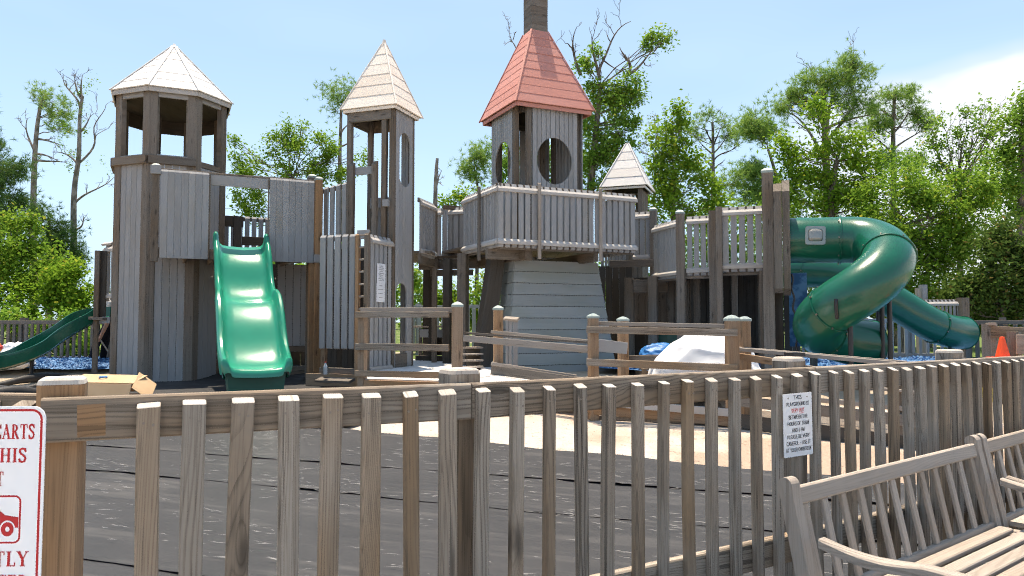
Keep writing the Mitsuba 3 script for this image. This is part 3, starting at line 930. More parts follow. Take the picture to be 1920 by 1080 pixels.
RAIL = np.array([[-0.05, 0.0], [-0.05, 0.05], [0.005, 0.05], [0.055, 0.004], [0.055, 0.0]])


def railing(par, A, B, z0, z1, out, spacing=0.145, w=0.105, t=0.042, rails='out', n=None, mat_='wood_grey', railmat='wood_pale', ztop_drop=0.0):
    """Slatted balustrade of the playground: slats with tops cut slanting, and a bevelled rail at top and foot."""
    A, B, out = V(*A), V(*B), unit(V(*out))
    L = np.linalg.norm(B - A)
    S = (B - A) / L
    n = n or max(2, int(round(L / spacing)))
    sp = L / n
    o3 = v3(out, 0)
    for i in range(n):
        c = A + S * (sp * (i + 0.5)) - out * t / 2
        m = beam(v3(c, z0 - (0.06 if rails == 'out' else 0)), v3(c, z1 - 0.045), min(w, sp * 0.74) if w < sp else sp * 0.74, t, o3, 0.004, cut1=(rng.uniform(-0.02, 0.02), -1.9 if rails == 'out' else -1.2), cut0=(0, 0.4))
        put(par, 'slat', m, mat_)
    if rails == 'out':
        for zc in (z1 - 0.125, z0 + 0.045):
            a3, b3 = v3(A + out * 0.002, zc), v3(B + out * 0.002, zc)
            m = prism(RAIL, a3, b3, V(0, 0, 1), o3)
            put(par, 'rail', m, railmat)
        # flat rail at the back of the slats near the top
        put(par, 'back_rail', beam(v3(A - out * (t + 0.022), z1 - 0.05), v3(B - out * (t + 0.022), z1 - 0.05), 0.09, 0.04, o3), 'wood_post')
    else:
        for zc in (z1 - 0.09, z0 + 0.12):
            put(par, 'rail', beam(v3(A - out * (t + 0.021), zc), v3(B - out * (t + 0.021), zc), 0.09, 0.04, o3), 'wood_post')


def roof_faces(par, ring, apex, topf, courses, mat_, t=0.022, ridge=None, skip=()):
    """Pyramid roof of lapped boards. ring: eave corners (3-D), apex point, topf: fraction of the height reached."""
    n = len(ring)
    ring = [np.asarray(r, float) for r in ring]
    apex = np.asarray(apex, float)
    cen = sum(ring) / n
    for i in range(n):
        a, b = ring[i], ring[(i + 1) % n]
        nn = np.cross(b - a, apex - a)
        nn = unit(nn if np.dot(nn, (a + b) / 2 - cen) > 0 else -nn)
        up = unit(np.cross(nn, b - a)); up = up if up[2] > 0 else -up
        for k in range(courses):
            t0, t1 = topf * k / courses, topf * (k + 1) / courses
            g = 0.002 if k < courses - 1 else 0
            j = rng.uniform(-0.002, 0.002)
            P = [a + (apex - a) * t0, b + (apex - b) * t0, b + (apex - b) * t1 - up * g, a + (apex - a) * t1 - up * g]
            lo, hi = t + 0.006 + j, t * 0.90 + j
            Q = [P[0] + nn * lo, P[1] + nn * lo, P[2] + nn * hi, P[3] + nn * hi]
            R = [P[0] + nn * 0.002, P[1] + nn * 0.002, P[2] + nn * 0.002, P[3] + nn * 0.002]
            v = np.array(Q + R)
            f = np.array([[0, 1, 2], [0, 2, 3], [4, 6, 5], [4, 7, 6], [0, 4, 5], [0, 5, 1], [1, 5, 6], [1, 6, 2], [2, 6, 7], [2, 7, 3], [3, 7, 4], [3, 4, 0]])
            if np.dot(np.cross(Q[1] - Q[0], Q[2] - Q[0]), nn) < 0:
                f = f[:, ::-1]
            ex = unit(b - a)
            ou, ov = ruv()
            uv = np.stack([(v - P[0]) @ up + (v - P[0]) @ nn + ou, (v - P[0]) @ ex + ov], 1)
            put(par, 'plank', (v, f, uv), mat_)
        if ridge:
            e0, e1 = a + (apex - a) * -0.012, a + (apex - a) * topf
            pn = ring[i - 1] - a
            nprev = np.cross(a - ring[i - 1], apex - a)
            nprev = unit(nprev if np.dot(nprev, (a + ring[i - 1]) / 2 - cen) > 0 else -nprev)
            nm = unit(nn + nprev)
            put(par, 'ridge_board', beam(e0 + nm * (t + 0.012), e1 + nm * (t + 0.008), ridge, 0.02, nm), mat_)


def under_roof(par, ring, apex, topf, fascia, mat_in='wood_dark_shaded', mat_f='wood_grey'):
    """The sheathing below the boards and the fascia boards at the eaves."""
    n = len(ring)
    ring = [np.asarray(r, float) for r in ring]
    apex = np.asarray(apex, float)
    top = [r + (apex - r) * topf for r in ring]
    v = np.array(ring + top)
    f = []
    for i in range(n):
        j = (i + 1) % n
        f += [[i, j, n + j], [i, n + j, n + i]]
    f += [[n, n + k, n + k + 1] for k in range(1, n - 1)]
    put(par, 'sheathing', (v, np.array(f), np.column_stack([v[:, 0] + v[:, 1], v[:, 2]]) + V(*ruv())), mat_in)
    cen = sum(ring) / n
    for i in range(n):
        a, b = ring[i], ring[(i + 1) % n]
        m = (a + b) / 2 - cen
        o = unit(V(m[0], m[1], 0))
        put(par, 'fascia', beam(a - V(0, 0, fascia / 2 - 0.012) + o * 0.006, b - V(0, 0, fascia / 2 - 0.012) + o * 0.006, fascia, 0.025, o), mat_f)


CAPP = [(0.0, 1.0), (0.012, 1.06), (0.03, 1.06), (0.036, 0.98), (0.062, 0.5), (0.072, 0.05)]


def cap_mesh(x, y, z, w, ang):
    """Pyramidal metal post cap."""
    a, b = V(math.cos(ang), math.sin(ang), 0), V(-math.sin(ang), math.cos(ang), 0)
    vs = []
    for h, s in CAPP:
        for i, j in ((-1, -1), (1, -1), (1, 1), (-1, 1)):
            vs.append(V(x, y, z + h * w / 0.15 * 1.15) + (a * i + b * j) * (w / 2 + 0.004) * s)
    f = []
    for k in range(len(CAPP) - 1):
        for i in range(4):
            j = (i + 1) % 4
            q = [k * 4 + i, k * 4 + j, (k + 1) * 4 + j, (k + 1) * 4 + i]
            f += [[q[0], q[1], q[2]], [q[0], q[2], q[3]]]
    t = (len(CAPP) - 1) * 4
    f += [[t, t + 1, t + 2], [t, t + 2, t + 3]]
    return np.array(vs), np.array(f), np.zeros((len(vs), 2))


def rail_post(par, x, y, z0, z1, w, ang, mat_='wood_orange', name='post'):
    k = put(par, name, post(x, y, z0, z1, w, ang), mat_)
    put(k, 'post_cap', cap_mesh(x, y, z1, w, ang), 'copper_cap')
    return k


def deck_slab(par, poly, z, t=0.05, name='deck', mat_='wood_post'):
    """Floor boards as one slab with joists below."""
    m = pboard(poly, (0, 0, z - t), (1, 0, 0), (0, 1, 0), (0, 0, 1), t)
    return put(par, name, m, mat_)


# ================================================================ octagonal tower at the left
oct_t = thing('octagonal_tower', 'tall octagonal timber tower with open lookout and whitish pyramid roof at the left', 'tower')
OC = V(-7.65, 16.7)
OR = 1.20
angs = [math.radians(-42.5 - 45 * k) for k in range(8)]          # C, B, A, then round the back
OP = [OC + OR * V(math.cos(a), math.sin(a)) for a in angs]
zb = 0.06
ZS, ZE = 4.86, 6.33
for i in range(8):
    c, p, n_ = OP[i], OP[i - 1], OP[(i + 1) % 8]
    d1, d2 = unit(p - c), unit(n_ - c)
    inn = unit(OC - c)
    W = 0.165
    poly = Polygon([c, c + d1 * W, c + d1 * W + inn * 0.10, c + inn * 0.17, c + d2 * W + inn * 0.10, c + d2 * W])
    m = pboard(poly.buffer(-0.004).buffer(0.004, 2), (0, 0, zb), (1, 0, 0), (0, 1, 0), (0, 0, 1), ZE - zb)
    # grain runs upright
    v = m[0]
    uvp = np.stack([(v[:, :2] - c) @ d1 - (v[:, :2] - c) @ d2, v[:, 2]], 1) + V(*ruv())
    put(oct_t, 'corner_post', (m[0], m[1], uvp), 'wood_post')
wall = {}
for i in range(8):
    a, b = OP[i], OP[(i + 1) % 8]
    d = unit(b - a)
    o = unit((a + b) / 2 - OC)
    a2, b2 = a + d * 0.168 - o * 0.018, b - d * 0.168 - o * 0.018
    wp = vpart(oct_t, 'wall')
    if i in (0, 1, 2, 7, 6, 3):
        planks(wp, a2, b2, zb, ZS - 0.12 if i != 6 else 2.9, 4, o, 0.03)
    # lintel, sill
    lw_ = 0.17 if i in (0, 1, 2, 7) else 0.46
    put(oct_t, 'lintel', beam(v3(a2 - o * 0.02, ZE - lw_ / 2), v3(b2 - o * 0.02, ZE - lw_ / 2), lw_, 0.05, v3(o, 0)), 'wood_grey' if i in (0, 1, 2, 7) else 'wood_dark_shaded')
    put(oct_t, 'sill', beam(v3(a + d * 0.0 + o * 0.03, ZS - 0.05), v3(b + o * 0.03, ZS - 0.05), 0.10, 0.17, (0, 0, 1)) if i in (0, 1, 2) else
        beam(v3(a2 - o * 0.02, ZS - 0.05), v3(b2 - o * 0.02, ZS - 0.05), 0.12, 0.06, v3(o, 0)), 'wood_post')
    if i in (0, 1):
        put(oct_t, 'sill_block', beam(v3(a2 - o * 0.0, ZS + 0.035), v3(b2 - o * 0.0, ZS + 0.035), 0.07, 0.05, v3(o, 0)), 'wood_grey')
deck_slab(oct_t, Polygon([tuple(OC + (q - OC) * 0.93) for q in OP]), 4.0)
lin = np.array([v3(OC + (q - OC) * 0.9, z) for z in (0.3, 3.95) for q in OP])
put(oct_t, 'inner_lining', (lin, np.array([[i, (i + 1) % 8, 8 + (i + 1) % 8] for i in range(8)] + [[i, 8 + (i + 1) % 8, 8 + i] for i in range(8)]), lin[:, :2] + 400.5), 'wood_dark_shaded')  # added dark core, blocks light through the gaps between wall boards
# a periscope-like board seen through the lookout
bc = OC + V(-0.55, 0.35)
put(oct_t, 'lookout_board', pboard(Polygon([(-0.10, 0.0), (0.12, 0.0), (0.12, 1.4), (0.03, 1.4), (0.03, 0.75), (-0.04, 0.45), (-0.16, 0.32), (-0.18, 0.1)]), v3(bc, 4.75), v3(unit(V(0.9, 0.4)), 0), (0, 0, 1), v3(unit(V(0.4, -0.9)), 0), 0.1), 'wood_dark_shaded')
put(oct_t, 'lookout_seat', boxm(v3(OC + V(0.15, 0.75), 4.95), 0.42, 0.2, 0.26, 0.3), 'wood_dark_shaded')
orf = vpart(oct_t, 'roof')
ring = [v3(OC + (q - OC) * 1.055, ZE + 0.0) for q in OP]
apx = v3(OC, 7.66)
under_roof(orf, [r * V(1, 1, 1) for r in ring], apx, 0.985, 0.10, 'wood_dark_shaded', 'wood_pale')
ceil = Polygon([tuple(OC + (q - OC) * 0.97) for q in OP])
put(oct_t, 'ceiling', pboard(ceil, (0, 0, ZE - 0.16), (1, 0, 0), (0, 1, 0), (0, 0, 1), 0.03), 'wood_dark_shaded')
roof_faces(orf, [v3(OC + (q - OC) * 1.085, ZE + 0.01) for q in OP], apx, 0.97, 6, 'roof_white', ridge=0.075)
put(orf, 'finial', tube_mesh([apx - V(0, 0, 0.05), apx + V(0, 0, 0.05)], [0.07, 0.02], 8), 'roof_white')

# ================================================================ slide bay in front of it
bay = thing('slide_bay', 'raised plank bay with an opening for the wavy slide, in front of the octagonal tower', 'platform')
BL = V(-6.93, 14.6)
gN = V(0.423, -0.906)                              # outward


def bp(t, o=0.0):
    return BL + G1 * t + gN * o


ZB0, ZB1 = 2.67, 4.40
for nm, t0, t1, n in (('left_panel', 0.03, 0.915, 7), ('right_panel', 2.09, 3.0, 7)):
    pp = vpart(bay, 'panel')
    planks(pp, bp(t0), bp(t1), ZB0, ZB1, n, gN, 0.032, 0.002, bevel=1.5)
    put(pp, 'edge_board', beam(v3(bp(t0 + (0.9 if t0 < 1 else -0.02), -0.03), ZB0 + 0.02), v3(bp(t0 + (0.9 if t0 < 1 else -0.02), -0.03), ZB1 - 0.02), 0.028, 0.055, v3(gN, 0)), 'wood_post')
    put(pp, 'cap_rail', beam(v3(bp(t0, -0.085), ZB1 + 0.03), v3(bp(t1, -0.085), ZB1 + 0.03), 0.03, 0.10, v3(gN, 0)), 'wood_post')
put(bay, 'header', beam(v3(bp(0.90, -0.06), ZB1 - 0.11), v3(bp(2.10, -0.06), ZB1 - 0.11), 0.215, 0.05, v3(gN, 0)), 'wood_grey')
put(bay, 'header_cap', beam(v3(bp(0.90, -0.10), ZB1 + 0.018), v3(bp(2.10, -0.10), ZB1 + 0.018), 0.15, 0.036, (0, 0, 1)), 'wood_post')
rail_post(bay, *bp(-0.06, -0.07), 2.6, ZB1 + 0.06, 0.14, math.radians(25), 'wood_post')
rail_post(bay, *bp(3.10, -0.07), 0.04, ZB1 + 0.05, 0.15, math.radians(25), 'wood_orange')
rail_post(bay, *bp(3.02, -0.45), 0.04, ZB1 + 0.16, 0.17, math.radians(25), 'wood_post')
put(bay, 'post_block', boxm(v3(bp(-0.06, -0.05), ZB1 + 0.0), 0.19, 0.19, 0.17, math.radians(25)), 'wood_grey')
put(bay, 'post_block', boxm(v3(bp(3.09, -0.05), ZB0 + 0.09), 0.17, 0.19, 0.17, math.radians(25)), 'wood_grey')
put(bay, 'rim_joist', beam(v3(bp(-0.12, -0.06), ZB0 + 0.10), v3(bp(3.02, -0.06), ZB0 + 0.10), 0.19, 0.05, v3(gN, 0)), 'wood_post')
deck_slab(bay, Polygon([bp(-0.1, -0.05), bp(3.1, -0.05), bp(3.1, -2.4), bp(-0.1, -1.0)]), 2.88)
for t in (0.5, 1.0, 1.5, 2.0, 2.5):
    put(bay, 'joist', beam(v3(bp(t, -0.1), 2.74), v3(bp(t, -2.0), 2.74), 0.17, 0.05, v3(G1, 0)), 'wood_post')
# the two wide posts under the bay and the boards behind the slide
put(bay, 'post', post(*bp(3.02, -0.14), 0.04, 2.66, 0.19, math.radians(25)), 'wood_orange')
bw = vpart(bay, 'back_wall')
planks(bw, bp(2.42, -1.15), bp(3.1, -1.15), 0.75, 2.7, 4, gN, 0.03, 0.012)
put(bw, 'rail', beam(v3(bp(1.9, -1.10), 0.82), v3(bp(3.1, -1.10), 0.82), 0.12, 0.04, v3(gN, 0)), 'wood_post')
put(bay, 'post', post(*bp(1.95, -1.1), 0.04, 2.66, 0.14, math.radians(25)), 'wood_post')
put(bay, 'door_board', beam(v3(bp(1.7, -1.0), 0.04), v3(bp(1.7, -1.0), 2.66), 0.16, 0.05, v3(gN, 0)), 'wood_orange')
planks(vpart(bay, 'shade_wall'), bp(0.6, -2.45), bp(3.4, -2.45), 0.05, 2.8, 12, gN, 0.03, 0.004, mat_='wood_dark_shaded')
put(bay, 'kick_board', beam(v3(bp(1.4, -0.9), 0.24), v3(bp(3.1, -0.9), 0.24), 0.4, 0.05, v3(gN, 0)), 'wood_post')
# posts and slats of the far railing that show through the opening
br = vpart(bay, 'far_railing')
railing(br, bp(0.9, -2.6), bp(2.6, -2.6), 2.95, 3.95, gN, rails='in', n=11)
put(br, 'beam', beam(v3(bp(0.7, -1.9), 3.70), v3(bp(1.75, -1.9), 3.70), 0.24, 0.09, v3(gN, 0)), 'wood_dark_shaded')
put(bay, 'post', post(*bp(1.62, -1.9), 2.9, 3.82, 0.16, math.radians(25)), 'wood_dark_shaded')
put(bay, 'board', beam(v3(bp(1.75, -2.2), 3.30), v3(bp(2.6, -2.2), 3.30), 0.2, 0.05, v3(gN, 0)), 'wood_dark_shaded')

# ================================================================ wavy green slide
sl = thing('wave_slide', 'wide glossy green wavy plastic slide coming down from the plank bay', 'slide')
S0 = bp(1.54, 0.04)


def slide_profile(n=160):
    """r, z along the run: two steep waves with a lip between them."""
    prof = []
    for (r0, r1, z0, z1, a0, a1) in ((0.0, 1.50, 2.95, 1.80, 22, -4), (1.50, 3.16, 1.80, 0.66, 14, -6)):
        m = n // 2
        r = np.linspace(0, 1, m)
        lo_, hi_ = 30.0, 75.0
        for _ in range(40):                          # the middle slope that makes the drop come out right
            pk = (lo_ + hi_) / 2
            ang = np.interp(r, [0, 0.12, 0.27, 0.45, 0.64, 0.82, 0.95, 1.0], [a0, 32, 41, pk, 41, 22, a1, a1])
            ang = np.convolve(np.pad(ang, 4, mode='edge'), np.ones(9) / 9, mode='valid')
            dz = np.tan(np.radians(ang))
            drop = np.concatenate([[0], np.cumsum((dz[1:] + dz[:-1]) / 2)]) / (m - 1) * (r1 - r0)
            if drop[-1] < z0 - z1:
                lo_ = pk
            else:
                hi_ = pk
        prof.append(np.stack([r0 + (r1 - r0) * r, z0 - drop], 1))
    return np.vstack(prof)


prof = slide_profile()
half = [(-0.525, -0.09), (-0.545, 0.06), (-0.535, 0.16), (-0.505, 0.205), (-0.468, 0.205), (-0.440, 0.165), (-0.428, 0.10), (-0.405, 0.045), (-0.36, 0.012), (-0.25, -0.004), (0.0, -0.016)]
sec = np.array(half + [(-a, b) for a, b in half[-2::-1]])
rows = []
tot = len(prof)
for i, (r, z) in enumerate(prof):
    second = r > 1.50
    wid = 1.0 + (0.075 if second else 0.0) * min(1, max((r - 1.42) / 0.25, 0))
    end = max((r - 2.75) / 0.41, 0)
    endc = min(end, 1)
    c = v3(S0 + gN * r, z)
    row = []
    for a, b in sec:
        bb = b
        aa = a * wid
        if abs(a) > 0.40:
            aa = math.copysign(abs(a) * wid - 0.02 * endc ** 2, a)
            bb = b * (1 - 0.30 * endc ** 2) if b > 0 else b
        if r < 0.2 and abs(a) > 0.42:
            bb = b + 0.05 * (1 - r / 0.2) * (1 if b > 0.1 else 0)
        row.append(c + v3(G1, 0) * aa + V(0, 0, 1) * bb * 1.12)
    rows.append(row)
# the scoop that curls down at the exit
lr, lz = prof[-1]
for k, (dr_, dz_) in enumerate(((0.05, -0.012), (0.095, -0.045), (0.12, -0.095), (0.125, -0.15))):
    row = []
    for a, b in sec:
        bb = b * (0.70 - 0.16 * k) if b > 0 else b * 0.4
        fr_ = dr_ * (1 - 0.5 * (abs(a) / 0.55) ** 3)
        row.append(v3(S0 + gN * (lr + fr_), lz + dz_ * (1 if abs(a) < 0.44 else 0.8)) + v3(G1, 0) * a * (1.075 - 0.035 * k - 0.04) + V(0, 0, 1) * max(bb, -0.05) * 1.12)
    rows.append(row)
R_, C_ = len(rows), len(sec)
v = np.array(rows).reshape(-1, 3)
i, j = np.meshgrid(np.arange(R_ - 1), np.arange(C_ - 1), indexing='ij')
a = (i * C_ + j).ravel()
f = np.vstack([np.stack([a, a + C_, a + C_ + 1], 1), np.stack([a, a + C_ + 1, a + 1], 1)])
put(sl, 'chute', trimesh.Trimesh(v, f, process=False), 'plastic_slide', smooth=42)
# skirt under the exit
ex = S0 + gN * 3.10
sk = Polygon([(-0.47, 0.60), (0.47, 0.60), (0.40, 0.02), (-0.40, 0.02)])
put(sl, 'exit_foot', pboard(sk, v3(ex, 0), v3(G1, 0), (0, 0, 1), v3(-gN, 0), 0.5), 'plastic_dark')
for s in (-1, 1):
    q = [v3(S0 + gN * (0.6 + 2.4 * t) + G1 * s * 0.5, np.interp(0.6 + 2.4 * t, prof[:, 0], prof[:, 1]) - 0.16) for t in np.linspace(0, 1, 12)]
    put(sl, 'side_tube', tube_mesh(q, 0.025, 8), 'plastic_dark', True)
for r in (0.75, 1.9, 2.6):
    for s in (-1, 1):
        q = v3(S0 + gN * r + G1 * s * 0.57, np.interp(r, prof[:, 0], prof[:, 1]) + 0.03)
        put(sl, 'bolt', tube_mesh([q, q + v3(G1, 0) * s * 0.02], 0.018, 8), 'nail')

# ================================================================ square tower with the cream roof
sq = thing('square_tower', 'slim square timber tower with a steep cream roof and a tall arched slot window', 'tower')
SN_ = V(-2.40, 15.05)
sa, sb = 1.10, 0.92
SLc, SRc, SF = SN_ - E1 * sa, SN_ + E2 * sb, SN_ - E1 * sa + E2 * sb
SC = (SN_ + SF) / 2
zsq = 5.80
aE = math.atan2(E1[1], E1[0])


def sp_(x, y):      # local: x along -E1 from N, y along E2
    return SN_ - E1 * x + E2 * y


for (x, y) in ((0.055, 0.055), (0.235, 0.05), (sa - 0.05, 0.05), (sa - 0.05, sb - 0.05), (0.055, sb - 0.05)):
    q = sp_(x, y)
    put(sq, 'post', post(q[0], q[1], 0.42, zsq, 0.105, aE), 'wood_post')
slot = lambda z0, z1, s0, s1: Polygon([(s0, z0 + 0.14), (s0 + 0.10, z0 + 0.03), ((s0 + s1) / 2, z0), (s1 - 0.10, z0 + 0.03), (s1, z0 + 0.14), (s1, z1 - 0.16), (s1 - 0.09, z1 - 0.04), ((s0 + s1) / 2, z1), (s0 + 0.09, z1 - 0.04), (s0, z1 - 0.16)])
hole = slot(4.22, 5.36, 0.15, 0.62).union(slot(0.3, 2.22, 0.03, 0.50))
rw = vpart(sq, 'right_wall')
planks(rw, sp_(-0.004, 0.10), sp_(-0.004, sb - 0.10), 0.44, zsq - 0.02, 5, E1, 0.03, 0.006, hole)
put(sq, 'door_step', beam(v3(sp_(0.02, 0.12), 0.60), v3(sp_(0.02, 0.62), 0.60), 0.34, 0.06, v3(E1, 0)), 'wood_post')
lw = vpart(sq, 'far_wall')
planks(lw, sp_(sa * 0.30, sb - 0.0), sp_(sa * 0.02, sb - 0.0), 0.5, zsq - 0.05, 3, -E2, 0.03, 0.01, mat_='wood_grey')
lf = vpart(sq, 'left_railing')
railing(lf, sp_(sa - 0.1, sb - 0.05), sp_(0.3, sb - 0.05), 2.95, 4.02, -E2, rails='in', n=6)
put(lf, 'top_board', beam(v3(sp_(sa - 0.1, sb - 0.12), 3.98), v3(sp_(0.25, sb - 0.12), 3.98), 0.22, 0.05, v3(-E2, 0)), 'wood_grey')
# the ladder-way frame on the near face: short posts with a cross board
for x in (sa - 0.16, 0.40):
    q = sp_(x, -0.05)
    put(sq, 'stub_post', beam(v3(q, 2.9), v3(q, 4.66), 0.11, 0.09, v3(-E2, 0), cut1=(0.0, -0.9)), 'wood_post')
put(sq, 'cross_board', beam(v3(sp_(sa - 0.22, -0.0), 4.52), v3(sp_(0.42, -0.0), 4.52), 0.16, 0.05, v3(-E2, 0)), 'wood_grey')
for (p, q, o) in ((sp_(0.06, 0.0), sp_(sa - 0.06, 0.0), -E2), (sp_(0.06, sb), sp_(sa - 0.06, sb), -E2), (sp_(sa, 0.05), sp_(sa, sb - 0.05), E1)):
    put(sq, 'eave_beam', beam(v3(p + (-o if False else V(0, 0)), zsq - 0.13), v3(q, zsq - 0.13), 0.25, 0.05, v3(o, 0)), 'wood_post')
put(sq, 'bracket', boxm(v3(sp_(0.15, -0.03), 3.82), 0.13, 0.10, 0.14, aE), 'wood_grey')
deck_slab(sq, Polygon([tuple(sp_(0.05, 0.05)), tuple(sp_(sa - 0.05, 0.05)), tuple(sp_(sa - 0.05, sb - 0.05)), tuple(sp_(0.05, sb - 0.05))]), 2.9)
planks(vpart(sq, 'lower_wall'), sp_(sa - 0.1, 0.0), sp_(0.1, 0.0), 0.45, 2.85, 6, -E2, 0.03, 0.006, mat_='wood_dark_shaded')
put(sq, 'flag', boxm(v3(sp_(0.45, sb - 0.2), 4.25), 0.03, 0.12, 0.28, aE), 'wood_dark_shaded')
srf = vpart(sq, 'roof')
ov = 0.085
ringc = [sp_(-ov, -ov), sp_(sa + ov, -ov), sp_(sa + ov, sb + ov + 0.06), sp_(-ov, sb + ov + 0.06)]
apx = v3(sp_(sa / 2 - 0.02, sb / 2 + 0.05), 7.36)
under_roof(srf, [v3(q, zsq) for q in [sp_(-ov * 0.6, -ov * 0.6), sp_(sa + ov * 0.6, -ov * 0.6), sp_(sa + ov * 0.6, sb + ov * 0.6), sp_(-ov * 0.6, sb + ov * 0.6)]], apx, 0.985, 0.07, 'wood_dark_shaded', 'roof_cream')
roof_faces(srf, [v3(q, zsq + 0.01) for q in ringc], apx, 0.965, 6, 'roof_cream', ridge=0.035)
put(srf, 'finial', tube_mesh([apx - V(0, 0, 0.10), apx + V(0, 0, 0.06)], [0.07, 0.03], 8), 'roof_cream')

# ================================================================ slatted climber in front of it
cl = thing('slatted_climber', 'narrow slatted climbing cage with rung ladder in front of the slim square tower', 'climber')
K1, K2, K3 = V(-2.72, 14.16), V(-2.955, 14.25), V(-3.758, 14.54)
oL = -E2
railing(vpart(cl, 'left_side'), K3, K2 - E1 * 0.03, 0.90, 3.12, oL, rails='in', n=5, w=0.135)
railing(vpart(cl, 'right_side'), K1 + E2 * 0.06, SN_ - E2 * 0.03 + E1 * 0.0, 0.46, 3.10, E1, rails='out', n=5, w=0.12)
for q, w in ((K2 + E1 * 0.02, 0.07), (K1 - E1 * 0.03, 0.085)):
    put(cl, 'corner_post', beam(v3(q, 0.05), v3(q, 3.10), w, 0.09, v3(oL, 0), cut1=(0, -0.8)), 'wood_orange' if w < 0.08 else 'wood_post')
for k in range(11):
    z = 0.72 + 0.235 * k
    put(cl, 'rung', tube_mesh([v3(K2, z), v3(K1, z)], 0.02, 8), 'wood_bench')
put(cl, 'header', beam(v3(K2 + E2 * 0.02, 3.08), v3(K1 + E2 * 0.02, 3.08), 0.17, 0.05, v3(unit(V(-0.35, -0.93)), 0)), 'wood_grey')
put(cl, 'foot_beam', beam(v3(K3 - E1 * 0.0 - oL * 0.08, 0.45), v3(K2 - oL * 0.08, 0.45), 0.16, 0.06, v3(oL, 0)), 'wood_post')
put(cl, 'post', post(*(K3 + E1 * 0.06 - oL * 0.12), 0.05, 3.0, 0.1, aE), 'wood_orange')
put(cl, 'base_board', beam(v3(K3 - E1 * 0.25, 0.30), v3(K2 + E1 * 0.1, 0.30), 0.24, 0.05, v3(oL, 0)), 'wood_orange')
planks(vpart(cl, 'inner_wall'), K3 + E2 * 0.75 - E1 * 0.45, K1 + E2 * 0.72, 0.08, 2.9, 12, oL, 0.03, 0.004, mat_='wood_dark_shaded')  # dark wall added so the space under the climber reads as shade
# notices on the slats
nt = K1 + E2 * 0.30
for k, (z0, z1, sh, lab, nl) in enumerate(((2.17, 2.55, 0.0, 'upper white paper notice with lines of print on the slatted climber', 9), (1.80, 2.168, -0.02, 'lower white paper notice with faint print on the slatted climber', 4))):
    key = thing('paper_notice', lab, 'notice')
    O = v3(nt + E1 * (0.012 + 0.002 * k) + E2 * sh, 0)
    put(key, 'sheet', flat(sbox(0, z0, 0.32, z1), O, v3(E2, 0), V(0, 0, 1), v3(E1, 0), 0.002), 'paper_white')
    for i in range(nl):
        zz = z1 - 0.04 - i * (z1 - z0 - 0.06) / nl
        ww = 0.5 + 0.4 * ((i * 37) % 10) / 10
        put(key, 'print_line', flat(sbox(0.16 - 0.13 * ww, zz - 0.016, 0.16 + 0.13 * ww, zz), O + v3(E1, 0) * 0.002, v3(E2, 0), V(0, 0, 1), v3(E1, 0), 0.0008), 'ink_faint')

# plank railing between slide bay and square tower
pr = thing('plank_railing', 'grey plank railing between the slide bay and the slim square tower', 'railing')
ra_, rb_ = bp(3.14, -0.5), sp_(sa + 0.02, 0.06)
railing(pr, ra_, rb_, 2.6, 4.36, unit(V(-(rb_ - ra_)[1], (rb_ - ra_)[0])) * (-1 if -(rb_ - ra_)[1] < 0 else 1) * -1 if False else unit(V((rb_ - ra_)[1], -(rb_ - ra_)[0])), rails='in', n=5, w=0.15)
# ================================================================ lighthouse tower: clapboard base, balcony, cabin, red roof
lh = thing('lighthouse_tower', 'big play tower with tapered clapboard base, slatted balcony, red roof and square chimney', 'tower')
LC = V(0.543, 16.93)                               # axis


def lp(a, b):                                      # local plan coordinates about the axis
    return LC + G1 * a + G2 * b


aG = math.atan2(G1[1], G1[0])
# tapered base: boards lapped on four faces
basep = vpart(lh, 'base')
HB, HT, zb0, zb1 = 1.30, 1.0, 0.28, 2.72
DB, DT = 0.62, 0.55                                # depth of the base
nc = 10
cor = [(-1, -1), (1, -1), (1, 1), (-1, 1)]
for i in range(4):
    (a0, b0_), (a1, b1_) = cor[i], cor[(i + 1) % 4]
    for k in range(nc):
        t0, t1 = k / nc, (k + 1) / nc
        h0, h1 = HB + (HT - HB) * t0, HB + (HT - HB) * t1
        za, zc = zb0 + (zb1 - zb0) * t0, zb0 + (zb1 - zb0) * t1 - 0.010
        bb = lambda b, h, t: -h if b < 0 else -h + DB + (DT - DB) * t
        P = [v3(lp(a0 * h0, bb(b0_, h0, t0)), za), v3(lp(a1 * h0, bb(b1_, h0, t0)), za), v3(lp(a1 * h1, bb(b1_, h1, t1)), zc), v3(lp(a0 * h1, bb(b0_, h1, t1)), zc)]
        nn = unit(np.cross(P[1] - P[0], P[3] - P[0]))
        cc = v3(lp(0, -h0 + 0.3), za)
        nn = nn if np.dot(nn, P[0] - cc) > 0 else -nn
        v = np.array([P[0] + nn * 0.022, P[1] + nn * 0.022, P[2] + nn * 0.012, P[3] + nn * 0.012] + [p - nn * 0.01 for p in P])
        f = np.array([[0, 1, 2], [0, 2, 3], [4, 6, 5], [4, 7, 6], [0, 4, 5], [0, 5, 1], [1, 5, 6], [1, 6, 2], [2, 6, 7], [2, 7, 3], [3, 7, 4], [3, 4, 0]])
        if np.dot(np.cross(v[1] - v[0], v[2] - v[0]), nn) < 0:
            f = f[:, ::-1]
        ex = unit(P[1] - P[0])
        ou, ov_ = ruv()
        uv = np.stack([v[:, 2] + (v - P[0]) @ nn + ou, (v - P[0]) @ ex + ov_], 1)
        put(basep, 'clapboard', (v, f, uv), 'clapboard')
ins = HT - 0.03
v = np.array([v3(lp(a * (HB - 0.02), -HB + 0.02 if b < 0 else -HB + DB - 0.02), zb0 - 0.1) for a, b in cor] + [v3(lp(a * ins, -ins if b < 0 else -HT + DT - 0.03), zb1) for a, b in cor])
